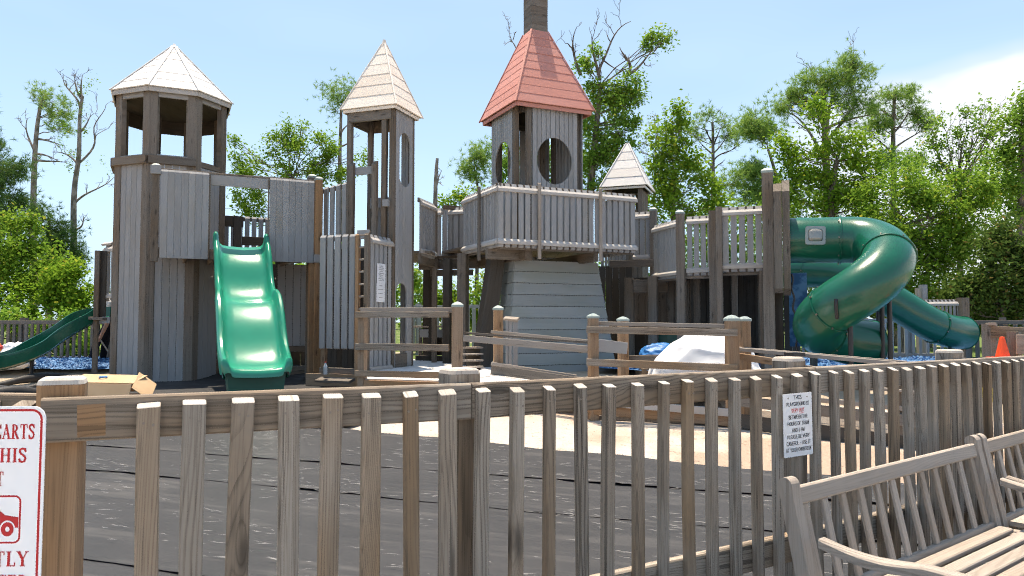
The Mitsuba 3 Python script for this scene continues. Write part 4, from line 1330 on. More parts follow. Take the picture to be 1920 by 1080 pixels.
put(basep, 'backing', (v, np.array([[0, 1, 5], [0, 5, 4], [1, 2, 6], [1, 6, 5], [2, 3, 7], [2, 7, 6], [3, 0, 4], [3, 4, 7]]), v[:, :2] + 0.5), 'wood_dark_shaded')
# balcony
ZD0, ZD1 = 2.94, 4.14
NB = V(-0.28, 14.5)
balL, balR = 1.85, 3.22
pN, pL, pR = NB, NB + G2 * balL, NB + G1 * balR
pR2, pL2 = pR + G2 * 3.2, pL + unit(V(-0.05, 1.0)) * 1.0
bal = vpart(lh, 'balcony_right')
railing(bal, pN, pR, ZD0, ZD1, -G2, n=22, t=0.04)
ball = vpart(lh, 'balcony_left')
railing(ball, pL, pN, ZD0, ZD1, -G1, n=13, t=0.04)
railing(vpart(lh, 'balcony_far'), pR, pR + G2 * 1.4, ZD0, ZD1, G1, n=9, t=0.04)
railing(vpart(lh, 'balcony_far'), pR + G2 * 3.2, NB + G2 * 3.2, ZD0, ZD1, G2, n=20, t=0.04)
for t in (0.87, 2.29):
    q = NB + G1 * t - G2 * 0.085
    put(lh, 'balcony_stay', beam(v3(q, 2.66), v3(q, ZD1 + 0.03), 0.06, 0.05, v3(-G2, 0), cut1=(0, -0.4)), 'wood_bench')
q = NB + G2 * 0.74 - G1 * 0.085
put(lh, 'balcony_stay', beam(v3(q, 2.66), v3(q, ZD1 + 0.02), 0.07, 0.05, v3(-G1, 0)), 'wood_post')
deck_slab(lh, Polygon([pN + (G1 + G2) * 0.05, pR + G2 * 0.05 - G1 * 0.05, pR + G2 * 3.2, NB + G2 * 3.2, NB + G2 * 2.0 + G1 * 0.05]), 3.06)
put(lh, 'rim_joist', beam(v3(pN + G2 * 0.12 + G1 * 0.1, 2.93), v3(pR + G2 * 0.12, 2.93), 0.17, 0.05, v3(-G2, 0)), 'wood_post')
put(lh, 'rim_joist', beam(v3(pN + G1 * 0.12 + G2 * 0.1, 2.93), v3(pL + G1 * 0.12, 2.93), 0.17, 0.05, v3(-G1, 0)), 'wood_post')
for t in (0.75, 2.35):
    put(lh, 'bearer', beam(v3(pN + G1 * t + G2 * 0.2, 2.78), v3(pN + G1 * t + G2 * 3.1, 2.78), 0.2, 0.12, v3(G1, 0)), 'wood_post')
put(lh, 'bearer', beam(v3(pN + G2 * 0.55 + G1 * 0.0, 2.80), v3(pN + G2 * 0.55 + G1 * 1.0, 2.80), 0.24, 0.12, v3(G2, 0)), 'wood_post')
# cabin
CH = 0.83
zc0, zc1 = 3.06, 6.10
for (sx, sy) in cor:
    for (a, b) in ((sx * (CH - 0.055), sy * (CH - 0.26)), (sx * (CH - 0.26), sy * (CH - 0.055))):
        q = lp(a, b)
        put(lh, 'cabin_post', post(q[0], q[1], zc0, zc1, 0.11, aG), 'wood_post')


def circ_hole(c, z, rx, rz):
    return affinity.scale(Point(c, z).buffer(1.0, 24), rx, rz, origin=(c, z))


for nm, A, B, o, hl in (('right_wall', lp(-CH + 0.33, -CH), lp(CH - 0.22, -CH), -G2, circ_hole(0.54, 4.92, 0.43, 0.51)),
                        ('left_wall', lp(-CH, CH - 0.22), lp(-CH, -CH + 0.33), -G1, circ_hole(0.60, 4.92, 0.43, 0.51)),
                        ('back_wall', lp(CH - 0.05, CH), lp(-CH + 0.50, CH), G2, None),
                        ('far_wall', lp(CH, -CH + 0.12), lp(CH, CH - 0.05), G1, circ_hole(0.55, 4.92, 0.43, 0.51))):
    planks(vpart(lh, nm), A, B, zc0, zc1 - 0.02, 10 if nm != 'back_wall' else 7, o, 0.028, 0.012 if nm != 'far_wall' else 0.03, hl if nm != 'far_wall' else None)
for k in range(4):
    (a0, b0_), (a1, b1_) = cor[k], cor[(k + 1) % 4]
    p, q = lp(a0 * (CH - 0.12), b0_ * (CH - 0.12)), lp(a1 * (CH - 0.12), b1_ * (CH - 0.12))
    for z in (6.0,):
        put(lh, 'wall_rail', beam(v3(p, z), v3(q, z), 0.12, 0.04, v3(unit((p + q) / 2 - LC), 0)), 'wood_dark_shaded')
lrf = vpart(lh, 'roof')
EV = 0.955
ringr = [v3(lp(a * EV, b * EV), 6.10) for a, b in cor]
apx = v3(LC, 8.52)
topf = (8.02 - 6.10) / (8.52 - 6.10)
under_roof(lrf, [v3(lp(a * (EV - 0.04), b * (EV - 0.04)), 6.09) for a, b in cor], apx, topf, 0.09, 'wood_dark_shaded', 'roof_red')
roof_faces(lrf, ringr, apx, topf, 9, 'roof_red', ridge=0.05)
chim = vpart(lh, 'chimney')
for k in range(5):
    z0, z1 = 7.96 + 0.21 * k, 7.96 + 0.21 * (k + 1) - 0.004
    hw = 0.205 + rng.uniform(-0.002, 0.002)
    poly = Polygon([tuple(lp(a * hw, b * hw)) for a, b in cor])
    m = pboard(poly, (0, 0, z0), (1, 0, 0), (0, 1, 0), (0, 0, 1), z1 - z0)
    v = m[0]
    put(chim, 'block', (v, m[1], np.stack([v[:, 2] * 1.0, (v[:, :2] - LC) @ (G1 + G2)], 1) + V(*ruv())), 'wood_post')
# legs below
put(lh, 'leaning_leg', beam(at(901, 700, 15.55), at(931, 474, 15.75), 0.36, 0.30, v3(-G2, 0), taper=0.86), 'wood_dark_shaded')
# ================================================================ footbridge from the square tower
fb = thing('footbridge', 'raised timber footbridge with slatted sides between the slim square tower and the lighthouse tower', 'bridge')
a_, b_, c_, d_ = V(-1.96, 16.02), V(-1.70, 17.05), V(-1.80, 17.55), V(-1.10, 17.35)
railing(vpart(fb, 'near_side'), a_, V(-1.735, 16.9), 2.90, 4.10, unit(V(0.94, -0.34)), n=6)
railing(vpart(fb, 'cross_side'), c_, d_, 2.88, 4.10, -E2, n=5, w=0.12)
railing(vpart(fb, 'link_side'), d_ + V(0.03, -0.05), pL + G1 * 0.04, 2.9, 4.08, unit(V(-1, -0.1)), n=5)
for x, y, z0, z1, w in ((-1.46, 16.95, 0.35, 2.85, 0.17), (-1.06, 16.2, 0.35, 2.9, 0.20), (-2.1, 18.6, 0.35, 2.85, 0.17), (-1.92, 18.0, 0.35, 2.9, 0.13)):
    put(fb, 'post', post(x, y, z0, z1, w, aE), 'wood_dark_shaded' if w < 0.18 else 'wood_post')
put(fb, 'post', post(-1.78, 17.2, 0.35, 4.12, 0.10, aE), 'wood_post')
deck_slab(fb, Polygon([(-2.5, 16.2), (-1.75, 16.1), (-1.7, 17.4), (-1.0, 17.2), (-0.6, 18.6), (-3.2, 18.8)]), 2.95)
put(fb, 'rim_joist', beam(v3(a_ - V(0.03, 0), 2.78), v3(V(-1.72, 17.5), 2.78), 0.22, 0.06, v3(V(0.94, -0.34), 0)), 'wood_post')
put(fb, 'rim_joist', beam(v3(V(-2.2, 17.72), 2.76), v3(V(-0.6, 17.2), 2.76), 0.22, 0.06, v3(-E2, 0)), 'wood_post')
put(fb, 'brace', beam((-1.9, 17.4, 2.55), (-0.9, 17.1, 2.55), 0.14, 0.05, v3(-E2, 0)), 'wood_post')

# ================================================================ tube slide platform (right wing)
tp = thing('tube_platform', 'raised timber platform with slatted railings and dark underside beside the green tube slide', 'platform')
ZP0, ZP1 = 2.46, 3.66
A1, B1 = V(3.27, 17.3), V(3.60, 16.15)
railing(vpart(tp, 'angled_railing'), A1, B1, ZP0 - 0.02, ZP1, unit(V(-0.92, -0.36)), n=8)
P1a, P1b, P2a, P2b = V(3.70, 15.85), V(4.21, 15.60), V(4.13, 14.72), V(4.86, 14.45)
railing(vpart(tp, 'middle_railing'), P1a, P1b, ZP0, ZP1, -E2, n=4, w=0.12)
railing(vpart(tp, 'right_railing'), P2a, P2b, ZP0, ZP1 + 0.02, -E2, n=5, w=0.12)
for x, y, z1, w in ((3.60, 15.95, 3.72, 0.17), (4.13, 15.35, 3.70, 0.15), (4.08, 14.70, 3.68, 0.12), (4.85, 14.42, 2.4, 0.16)):
    if z1 > 3.7:
        rail_post(tp, x, y, 0.25, z1, w, aE, 'wood_post')
    else:
        put(tp, 'post', post(x, y, 0.25, z1, w, aE), 'wood_post')
rail_post(tp, 3.32, 17.5, 0.3, 4.02, 0.16, aE, 'wood_post')
rail_post(tp, 4.80, 13.98, 0.25, 4.20, 0.20, aE, 'wood_post')
put(tp, 'lower_post', post(5.02, 14.12, 0.25, 2.3, 0.16, aE), 'wood_dark_shaded')
deck_slab(tp, Polygon([(3.35, 17.4), (3.62, 16.1), (4.2, 15.6), (4.15, 14.75), (4.9, 14.45), (6.0, 17.0), (4.0, 18.6)]), 2.55)
for p, q in ((P1a - E1 * 0.1, P1b), (P2a, P2b), (A1, B1)):
    d = unit(q - p)
    put(tp, 'rim_joist', beam(v3(p + E2 * 0.12, 2.42), v3(q + E2 * 0.12, 2.42), 0.18, 0.05, v3(V(d[1], -d[0]), 0)), 'wood_post')
for i, (p, q, n, z0, z1, mt) in enumerate(((V(2.9, 18.2), V(4.3, 17.4), 9, 1.35, 2.4, 'wood_post'), (V(4.15, 17.4), V(5.6, 16.7), 9, 0.3, 2.5, 'wood_dark_shaded'), (V(2.0, 18.7), V(2.95, 18.3), 6, 0.3, 2.8, 'wood_dark_shaded'))):
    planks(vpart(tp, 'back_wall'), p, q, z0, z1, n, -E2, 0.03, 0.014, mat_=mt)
planks(vpart(tp, 'back_wall'), V(3.0, 18.35), V(6.1, 16.95), 0.25, 2.5, 14, -E2, 0.03, 0.003, mat_='wood_dark_shaded')  # second gapless wall, added to block bright slits between the boards
put(tp, 'cross_beam', beam((2.8, 18.0, 1.30), (4.3, 17.2, 1.30), 0.16, 0.08, v3(-E2, 0)), 'wood_post')
put(tp, 'cross_beam', beam((2.7, 17.6, 2.25), (3.6, 17.3, 2.25), 0.30, 0.10, v3(-E2, 0)), 'wood_post')
for x, y, w in ((2.75, 17.55, 0.2), (3.2, 17.0, 0.2), (4.05, 16.4, 0.14), (3.75, 16.3, 0.12), (4.45, 16.2, 0.14), (4.7, 15.8, 0.12), (5.5, 16.5, 0.16)):
    put(tp, 'under_post', post(x, y, 0.25, 2.45, w, aE), 'wood_post')
planks(vpart(tp, 'green_panel'), V(3.3, 17.2), V(3.75, 17.0), 0.3, 1.25, 2, -E2, 0.03, 0.0, mat_='plastic_dark')
railing(vpart(tp, 'upper_railing'), V(2.87, 17.7), V(3.28, 17.55), 2.90, 4.03, -E2, n=3, w=0.11)
put(tp, 'upper_joist', beam((2.3, 17.6, 2.78), (3.3, 17.3, 2.78), 0.16, 0.08, v3(-E2, 0)), 'wood_post')
railing(vpart(tp, 'low_railing'), V(2.25, 19.0), V(2.85, 18.75), 2.50, 3.3, -E2, n=7)
# entrance board of the tube
tpb = vpart(tp, 'tube_board')
TS = V(5.17, 14.08)
oc = Polygon([(-0.42, 2.02), (-0.16, 1.92), (0.50, 1.92), (0.62, 2.1), (0.62, 3.62), (0.42, 3.95), (-0.14, 4.05), (-0.42, 3.80)])
ohole = Point(0.1, 2.93).buffer(0.36, 20)
for k, (s0, s1) in enumerate(((-0.42, -0.1), (-0.095, 0.16), (0.165, 0.40), (0.405, 0.62))):
    put(tpb, 'board', pboard(oc.intersection(sbox(s0, 1.8, s1, 4.2)).difference(ohole), v3(TS - E1 * 0.06 - E2 * 0.1, 0), v3(E2, 0), (0, 0, 1), v3(E1, 0), 0.13), 'wood_post')
put(tpb, 'board', pboard(oc.intersection(sbox(-0.42, 1.8, -0.22, 4.2)), v3(TS - E1 * 0.21 - E2 * 0.14, 0), v3(E2, 0), (0, 0, 1), v3(E1, 0), 0.145), 'wood_post')
mur = solo('mural_board', 'blue painted panel standing under the entrance of the green tube slide', 'panel', pboard(sbox(0, 0.9, 0.36, 2.45), v3(V(5.88, 15.9), 0), v3(E1, 0), (0, 0, 1), v3(-E2, 0), 0.04), 'mural_blue')
mur2 = thing('gatepost', 'weathered gatepost with cross board behind the lower loop of the green tube slide', 'gatepost')
put(mur2, 'post', post(6.02, 15.0, 0.3, 1.95, 0.14, aE), 'wood_post')
put(mur2, 'cross_board', beam((5.75, 15.05, 1.55), (6.7, 14.75, 1.55), 0.2, 0.06, v3(-E2, 0)), 'wood_post')
put(mur2, 'pale_panel', beam((6.15, 15.2, 1.15), (6.5, 15.08, 1.15), 0.42, 0.03, v3(-E2, 0)), 'paper_white')
ch = thing('chain', 'dark chain hanging beside the tall post of the tube platform', 'chain')
put(ch, 'links', tube_mesh([v3(TS + E1 * (0.08 + 0.10 * t) - E2 * 0.3, 2.3 - 1.7 * t) + V(0.02 * math.sin(30 * t), 0, 0) for t in np.linspace(0, 1, 40)], 0.018, 6), 'steel_black', True)

# ================================================================ small tower behind
st = thing('small_tower', 'small distant timber tower with a whitish pyramid roof right of the red roof', 'tower')
TC = V(3.16, 20.3)
hS = 0.46
cs = lambda h: [TC + E1 * a * h + E2 * b * h for a, b in cor]
for q in cs(hS - 0.05):
    put(st, 'post', post(q[0], q[1], 0.4, 5.0, 0.11, aE), 'wood_post')
for i, n in ((0, 3), (1, 4), (2, 3)):
    c4 = cs(hS)
    a, b = c4[i], c4[(i + 1) % 4]
    o = unit((a + b) / 2 - TC)
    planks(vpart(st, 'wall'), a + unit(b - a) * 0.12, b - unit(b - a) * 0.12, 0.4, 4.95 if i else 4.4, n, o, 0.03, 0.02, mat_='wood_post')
s_rf = vpart(st, 'roof')
under_roof(s_rf, [v3(q, 5.0) for q in cs(0.56)], v3(TC, 6.30), 0.98, 0.06, 'wood_dark_shaded', 'roof_white')
roof_faces(s_rf, [v3(q, 5.02) for q in cs(0.61)], v3(TC, 6.32), 0.97, 5, 'roof_white', ridge=0.04)


# ================================================================ tube slides
def tube_slide(label, pts, rad, seams, mat_='plastic_green', n=140, exit_open=True):
    key = thing('tube_slide', label, 'slide', None)
    p = smooth_path(pts, n)
    sides = 40
    t = np.gradient(p, axis=0)
    t /= np.linalg.norm(t, axis=1, keepdims=True)
    a = unit(np.cross(t[0], V(0, 0, 1)))
    fr = []
    for i in range(n):
        a = unit(a - t[i] * np.dot(a, t[i]))
        fr.append((a.copy(), np.cross(t[i], a)))
    ang = np.arange(sides) * 2 * np.pi / sides

    def ringv(i, r):
        return p[i] + r * (np.cos(ang)[:, None] * fr[i][0] + np.sin(ang)[:, None] * fr[i][1])
    rows = [ringv(i, rad) for i in range(n)] + [ringv(n - 1, rad + 0.012), ringv(n - 1, rad - 0.02)] + [ringv(i, rad - 0.025) for i in range(n - 1, n - 30, -1)]
    v = np.vstack(rows)
    m = len(rows)
    i, j = np.meshgrid(np.arange(m - 1), np.arange(sides), indexing='ij')
    q = np.stack([i * sides + j, i * sides + (j + 1) % sides, (i + 1) * sides + (j + 1) % sides, (i + 1) * sides + j], -1).reshape(-1, 4)
    f = np.vstack([q[:, [0, 1, 2]], q[:, [0, 2, 3]]])
    put(key, 'tube', trimesh.Trimesh(v, f, process=False), mat_, smooth=50)
    for s in seams:
        i = int(s * (n - 1))
        prof_ = [(-0.022, 0.004), (-0.02, 0.022), (-0.003, 0.024), (-0.002, 0.010), (0.002, 0.010), (0.003, 0.024), (0.02, 0.022), (0.022, 0.004)]
        vv = np.vstack([ringv(i, rad + h) + t[i] * w for w, h in prof_])
        mm = len(prof_)
        ii, jj = np.meshgrid(np.arange(mm - 1), np.arange(sides), indexing='ij')
        qq = np.stack([ii * sides + jj, ii * sides + (jj + 1) % sides, (ii + 1) * sides + (jj + 1) % sides, (ii + 1) * sides + jj], -1).reshape(-1, 4)
        sk_ = put(key, 'seam', trimesh.Trimesh(vv, np.vstack([qq[:, [0, 1, 2]], qq[:, [0, 2, 3]]]), process=False), mat_, smooth=50)
        for b in range(0, sides, 5):
            c = p[i] + (rad + 0.02) * (math.cos(ang[b]) * fr[i][0] + math.sin(ang[b]) * fr[i][1])
            o = unit(c - p[i])
            for s2 in (-1,):
                put(sk_, 'bolt', tube_mesh([c + t[i] * 0.03 * s2 - o * 0.01, c + t[i] * 0.03 * s2 + o * 0.012], 0.014, 6), 'nail')
    return key, p, t, fr


TR = 0.425
e1_, e2_ = v3(E1, 0), v3(E2, 0)
S3 = v3(TS, 0)
sc0 = V(5.95, 13.08, 0)                              # axis of the loop
rl = 0.66


def loop(deg, z, r=rl):
    a = math.radians(deg)
    return sc0 + (e1_ * math.sin(a) * r * 0.86 + e2_ * math.cos(a) * r * 1.05) + V(0, 0, z)


pts = [S3 + e1_ * 0.0 + V(0, 0, 2.94), S3 + e1_ * 0.32 + V(0, 0, 2.94), S3 + e1_ * 0.60 + e2_ * 0.02 + V(0, 0, 2.93)]
for dgr, z in ((20, 2.90), (55, 2.77), (92, 2.55), (130, 2.27), (165, 2.00), (200, 1.76), (235, 1.54), (270, 1.36), (302, 1.22), (330, 1.13)):
    pts.append(loop(dgr, z, rl))
xd = e1_ * 0.88 + e2_ * 0.47
pts += [loop(330, 1.07) + xd * 0.25, loop(330, 1.03) + xd * 0.5, loop(330, 1.01) + xd * 0.80]
tk, tpth, ttan, tfr = tube_slide('large green spiral tube slide looping in front, with a small clear window', pts, TR, (0.005, 0.165, 0.36, 0.62, 0.80))
wi = 12
o = unit(V(-0.36, -0.92, 0.10))
wn = unit(o - ttan[wi] * np.dot(o, ttan[wi]))
wc = tpth[wi] + wn * (TR - 0.012)
wz = np.cross(wn, ttan[wi]); wz = wz if wz[2] > 0 else -wz
put(tk, 'window', flat(round_rect(0.34, 0.34, 0.04).difference(round_rect(0.25, 0.22, 0.05)), wc, ttan[wi], wz, wn, 0.055), 'window_frame')
dm = trimesh.creation.icosphere(subdivisions=3)
dq = np.array(dm.vertices)
dq = np.sign(dq) * np.abs(dq) ** np.array([0.55, 0.55, 1.0])
dq = wc + wn * 0.045 + dq[:, :1] * 0.125 * ttan[wi] + dq[:, 1:2] * 0.11 * wz + dq[:, 2:] * 0.05 * wn
put(tk, 'window_pane', trimesh.Trimesh(dq, dm.faces if np.dot(np.cross(ttan[wi], wz), wn) > 0 else dm.faces[:, ::-1], process=False), 'window_dome', smooth=True)
put(tk, 'strap', tube_mesh([loop(200, 1.70 + z_) + unit(V(-0.6, -0.75, 0)) * (TR + 0.01) * math.cos(a_) + V(0, 0, TR * math.sin(a_)) + V(0, 0, 0) for z_, a_ in ((0, 0.2), (0, 0.0), (-0.02, -0.25), (-0.03, -0.5))], 0.03, 6), 'steel_black', True)
for q, z1 in ((loop(190, 0) * V(1, 1, 0), 1.35), (loop(98, 0) * V(1, 1, 0), 2.05), (loop(60, 0) * V(1, 1, 0) + V(0.1, 0.2, 0), 2.2)):
    put(tk, 'leg', tube_mesh([V(q[0], q[1], 0.2), V(q[0], q[1], z1)], 0.04, 10), 'steel_black', True)
pts2 = [at(1470, 508, 17.2), at(1530, 510, 17.0), at(1590, 520, 16.8), at(1650, 550, 16.6), at(1700, 581, 16.5), at(1745, 608, 16.5), at(1780, 621, 16.7), at(1806, 624, 16.95)]
tk2, p2_, t2_, _ = tube_slide('second green tube slide running straight down to the right behind the spiral one', pts2, 0.365, (0.08, 0.30, 0.78))
for i, z1 in ((62, 2.0), (122, 1.2)):
    q = p2_[i]
    put(tk2, 'leg', tube_mesh([V(q[0], q[1], 0.2), V(q[0], q[1], q[2] - 0.25)], 0.045, 10), 'steel_black', True)
planks(vpart(tp, 'far_board'), at(1455, 600, 17.9)[:2], at(1500, 600, 17.7)[:2], 0.4, 2.9, 3, -E2, 0.04, 0.01, mat_='wood_dark_shaded')

# ================================================================ ramp with guard rails
rp = thing('access_ramp', 'low timber access ramp and landing with post and rail guards in front of the towers', 'ramp')
L0, L1 = at(672, 708, 12.3)[:2], at(857, 716, 11.75)[:2]
ZL = 0.49
land = Polygon([tuple(L0), tuple(L1), tuple(at(934, 690, 13.2)[:2]), (0.2, 15.4), (-0.6, 18.5), (-3.4, 19.0), (-3.0, 15.6)])
deck_slab(rp, land, ZL, 0.05, 'landing', 'wood_deck')
dL = unit(L1 - L0); nL = V(dL[1], -dL[0])
put(rp, 'fascia', beam(v3(L0 + nL * 0.03, 0.36), v3(L1 + nL * 0.03, 0.36), 0.22, 0.04, v3(nL, 0)), 'wood_orange')


def rails(pa, pb, za, zb_, out, cap=True, tilt=0.0):
    d = unit(pb - pa)
    for (dz, w, mt) in ((1.02, 0.10, 'wood_fence'), (0.50, 0.11, 'wood_fence'), (0.07, 0.10, 'wood_orange')):
        put(rp, 'guard_rail', beam(v3(pa + out * 0.10, za + dz), v3(pb + out * 0.10, zb_ + dz), w, 0.045, v3(out, 0)), mt)
    if cap:
        put(rp, 'handrail', beam(v3(pa - out * 0.06, za + 1.09), v3(pb - out * 0.06, zb_ + 1.09), 0.09, 0.04, v3(out, 0)), 'wood_bench')


rails(L0, L1 - dL * 0.1, ZL + 0.02, ZL + 0.02, nL)
put(rp, 'post', post(*(L0 + dL * 0.07), 0.2, ZL + 1.03, 0.12, math.atan2(dL[1], dL[0])), 'wood_orange')
q1 = L1
rail_post(rp, q1[0], q1[1], 0.1, 1.64, 0.165, math.radians(8))
q2 = at(934, 600, 13.3)[:2]
rail_post(rp, q2[0], q2[1], 0.2, 1.62, 0.16, math.radians(8))
q3, q4 = at(1112, 610, 10.4)[:2], at(1168, 610, 11.8)[:2]
rail_post(rp, q3[0], q3[1], 0.05, 1.46, 0.125, math.radians(15))
rail_post(rp, q4[0], q4[1], 0.1, 1.42, 0.14, math.radians(15))
q5, q6 = at(1372, 610, 9.9)[:2], at(1396, 610, 10.6)[:2]
rail_post(rp, q5[0], q5[1], 0.0, 1.42, 0.15, math.radians(5))
rail_post(rp, q6[0], q6[1], 0.0, 1.42, 0.13, math.radians(15))
# sloping rails P1 -> P3 (near) and P2 -> P4 (far)
for (pa, pb, ya, yb_, da, db, w, mt) in ((870, 1106, 634, 655.5, q1[1] - 0.05, q3[1] + 0.1, 0.10, 'wood_bench'), (870, 1150, 624, 646, q1[1] + 0.15, q4[1] - 0.2, 0.035, 'wood_post'),
                                         (922, 1106, 622, 640, q2[1] - 0.15, q3[1] + 1.3, 0.05, 'wood_bench'), (1110, 1174, 646, 653, q3[1] + 0.25, q4[1] - 0.16, 0.18, 'wood_grey')):
    put(rp, 'guard_rail', beam(at(pa, ya, da), at(pb, yb_, db), w, 0.045, (0.2, -1, 0)), mt)
put(rp, 'kerb_board', beam(at(922, 694, q2[1] - 0.1), at(1250, 745, q4[1] - 0.6), 0.20, 0.05, (0.2, -1, 0)), 'wood_post')
put(rp, 'kerb_board', beam(at(922, 684, q2[1] - 0.14) + V(0, 0, 0.02), at(1080, 706, q2[1] - 1.0), 0.06, 0.05, (0.2, -1, 0)), 'wood_bench')
# ramp decks
w1, w2 = at(860, 706, 11.7), at(940, 690, 13.2)
r1 = [v3(w1[:2], ZL), v3(w2[:2], ZL), V(q4[0] + 0.3, q4[1] + 0.3, 0.30), V(q3[0] - 0.1, q3[1] + 0.2, 0.26)]
ou, ov_ = ruv()
v = np.array(r1 + [r - V(0, 0, 0.05) for r in r1])
put(rp, 'sloping_deck', (v, np.array([[0, 3, 2], [0, 2, 1], [4, 5, 6], [4, 6, 7], [0, 4, 7], [0, 7, 3]]), v[:, :2] + V(ou, ov_)), 'wood_deck')
put(rp, 'fascia', beam(at(858, 724, 11.6), at(1112, 752, 10.3), 0.14, 0.04, (0.3, -1, 0)), 'wood_post')
# upper guard P3 - P5
for (ya, yb_, dz, w, mt) in ((618, 624, 0, 0.095, 'wood_fence'), (679, 690.5, 0, 0.10, 'wood_fence'), (752, 775, 0, 0.10, 'wood_pale'), (766, 790, 0.06, 0.14, 'wood_orange')):
    put(rp, 'guard_rail', beam(at(1100, ya, q3[1] - 0.08 + dz), at(1383, yb_, q5[1] - 0.09 + dz), w, 0.045, (0.04, -1, 0)), mt)
put(rp, 'handrail', beam(at(1124, 606.5, q3[1] + 0.1), at(1364, 611.5, q5[1] + 0.1), 0.055, 0.10, (0.04, -1, 0)), 'wood_bench')
put(rp, 'guard_rail', beam(at(1180, 672, q4[1] + 0.1), at(1260, 671, q4[1] - 0.3), 0.10, 0.045, (0.04, -1, 0)), 'wood_post')
v = np.array([V(q3[0] - 0.1, q3[1] + 0.05, 0.12), V(q5[0], q5[1], 0.10), V(q6[0] + 0.2, q6[1] + 0.9, 0.14), V(q4[0] + 0.2, q4[1] + 0.3, 0.26)])
v = np.vstack([v, v - V(0, 0, 0.05)])
put(rp, 'sloping_deck', (v, np.array([[0, 1, 2], [0, 2, 3], [4, 6, 5], [4, 7, 6], [0, 4, 5], [0, 5, 1]]), v[:, :2] + V(*ruv())), 'wood_post')
# last run down to the right
for (px0, y0, d0, px1, y1, d1, w, mt) in ((1384, 655, 10.3, 1680, 681.5, 8.9, 0.05, 'wood_bench'), (1384, 652, 10.6, 1700, 679, 9.3, 0.03, 'wood_bench'), (1384, 668, 10.1, 1482, 683, 9.55, 0.09, 'wood_orange'), (1500, 690, 9.5, 1700, 716, 8.7, 0.09, 'wood_post'),
                                          (1384, 735, 9.75, 1850, 782, 7.75, 0.05, 'wood_bench'), (1384, 752, 9.75, 1850, 806, 7.75, 0.13, 'wood_post'), (1384, 789, 9.78, 1850, 853, 7.78, 0.18, 'wood_dark_shaded'), (1384, 700, 9.75, 1850, 750, 7.75, 0.03, 'wood_bench')):
    put(rp, 'guard_rail', beam(at(px0, y0, d0), at(px1, y1, d1), w, 0.045, (-0.6, -0.8, 0)), mt)
c = at(1490, 690, 9.55)
put(rp, 'newel_post', post(c[0], c[1], 0.0, at(1490, 667, 9.55)[2], 0.15, 0.3), 'wood_grey')
put(rp, 'newel_cap', boxm(at(1490, 664, 9.55), 0.19, 0.19, 0.04, 0.3), 'steel_black')
c = at(1700, 760, 8.35)
put(rp, 'newel_post', post(c[0], c[1], 0.0, 0.85, 0.12, 0.3), 'wood_post')
v = np.array([V(q5[0], q5[1], 0.10), v3(at(1850, 800, 7.75)[:2], 0.06), v3(at(1900, 760, 9.0)[:2], 0.06), V(q6[0] + 0.2, q6[1] + 0.6, 0.12)])
v = np.vstack([v, v - V(0, 0, 0.05)])
put(rp, 'sloping_deck', (v, np.array([[0, 1, 2], [0, 2, 3], [4, 6, 5], [4, 7, 6], [0, 4, 5], [0, 5, 1]]), v[:, :2] + V(*ruv())), 'wood_post')
# small stair rail beside the clapboard base
srl = thing('stair_rail', 'short grey slatted stair rail with sloping cap left of the clapboard base', 'railing')
for px in (951, 957, 966):
    c = at(px, 640, 13.9)
    put(srl, 'baluster', beam(V(c[0], c[1], 0.35), V(c[0], c[1], 1.45), 0.05 if px < 960 else 0.09, 0.04, (0.3, -1, 0)), 'wood_grey')
put(srl, 'cap', beam(V(*at(946, 597, 13.95)), V(*at(972, 599, 13.8)), 0.09, 0.05, (0.1, -0.6, 0.75)), 'wood_bench')


# ================================================================ play panels and bench seen under the bridge
un = thing('play_counter', 'low weathered play counter with a board front under the footbridge', 'counter')
c0, c1 = at(788, 640, 18.6), at(832, 640, 18.2)
put(un, 'front_board', beam(v3(c0[:2], 1.14), v3(c1[:2], 1.14), 0.20, 0.05, (0.1, -1, 0)), 'wood_grey')
put(un, 'top_board', beam(v3(c0[:2] + V(-0.15, 0.2), 1.30), v3(c1[:2] + V(0.1, 0.2), 1.30), 0.3, 0.04, (0, 0, 1)), 'wood_bench')
for c in (c0, c1, (c0 + c1) / 2):
    put(un, 'leg', post(c[0], c[1] + 0.05, 0.4, 1.26, 0.09, 0.2), 'wood_post')
put(un, 'seat', beam(v3(c0[:2] + V(0.0, -0.3), 0.52), v3(c1[:2] + V(0, -0.3), 0.52), 0.16, 0.25, (0.1, -1, 0)), 'wood_dark_shaded')
put(un, 'back_panel', beam(v3(c0[:2] + V(0.05, 0.3), 0.85), v3(c1[:2] + V(0, 0.3), 0.85), 0.5, 0.04, (0.1, -1, 0)), 'wood_dark_shaded')
stp = thing('stair', 'dark open stair treads between the posts left of the clapboard base', 'stair')
for k in range(4):
    a, b = at(874, 652 + 12 * k, 15.2 - 0.2 * k), at(900, 652 + 12 * k, 15.0 - 0.2 * k)
    put(stp, 'tread', beam(a, b, 0.22, 0.035, (0, 0, 1)), 'wood_bench')
    put(stp, 'riser', beam(a - V(0, -0.1, 0.09), b - V(0, -0.1, 0.09), 0.13, 0.03, (0, 1, 0)), 'wood_dark_shaded')


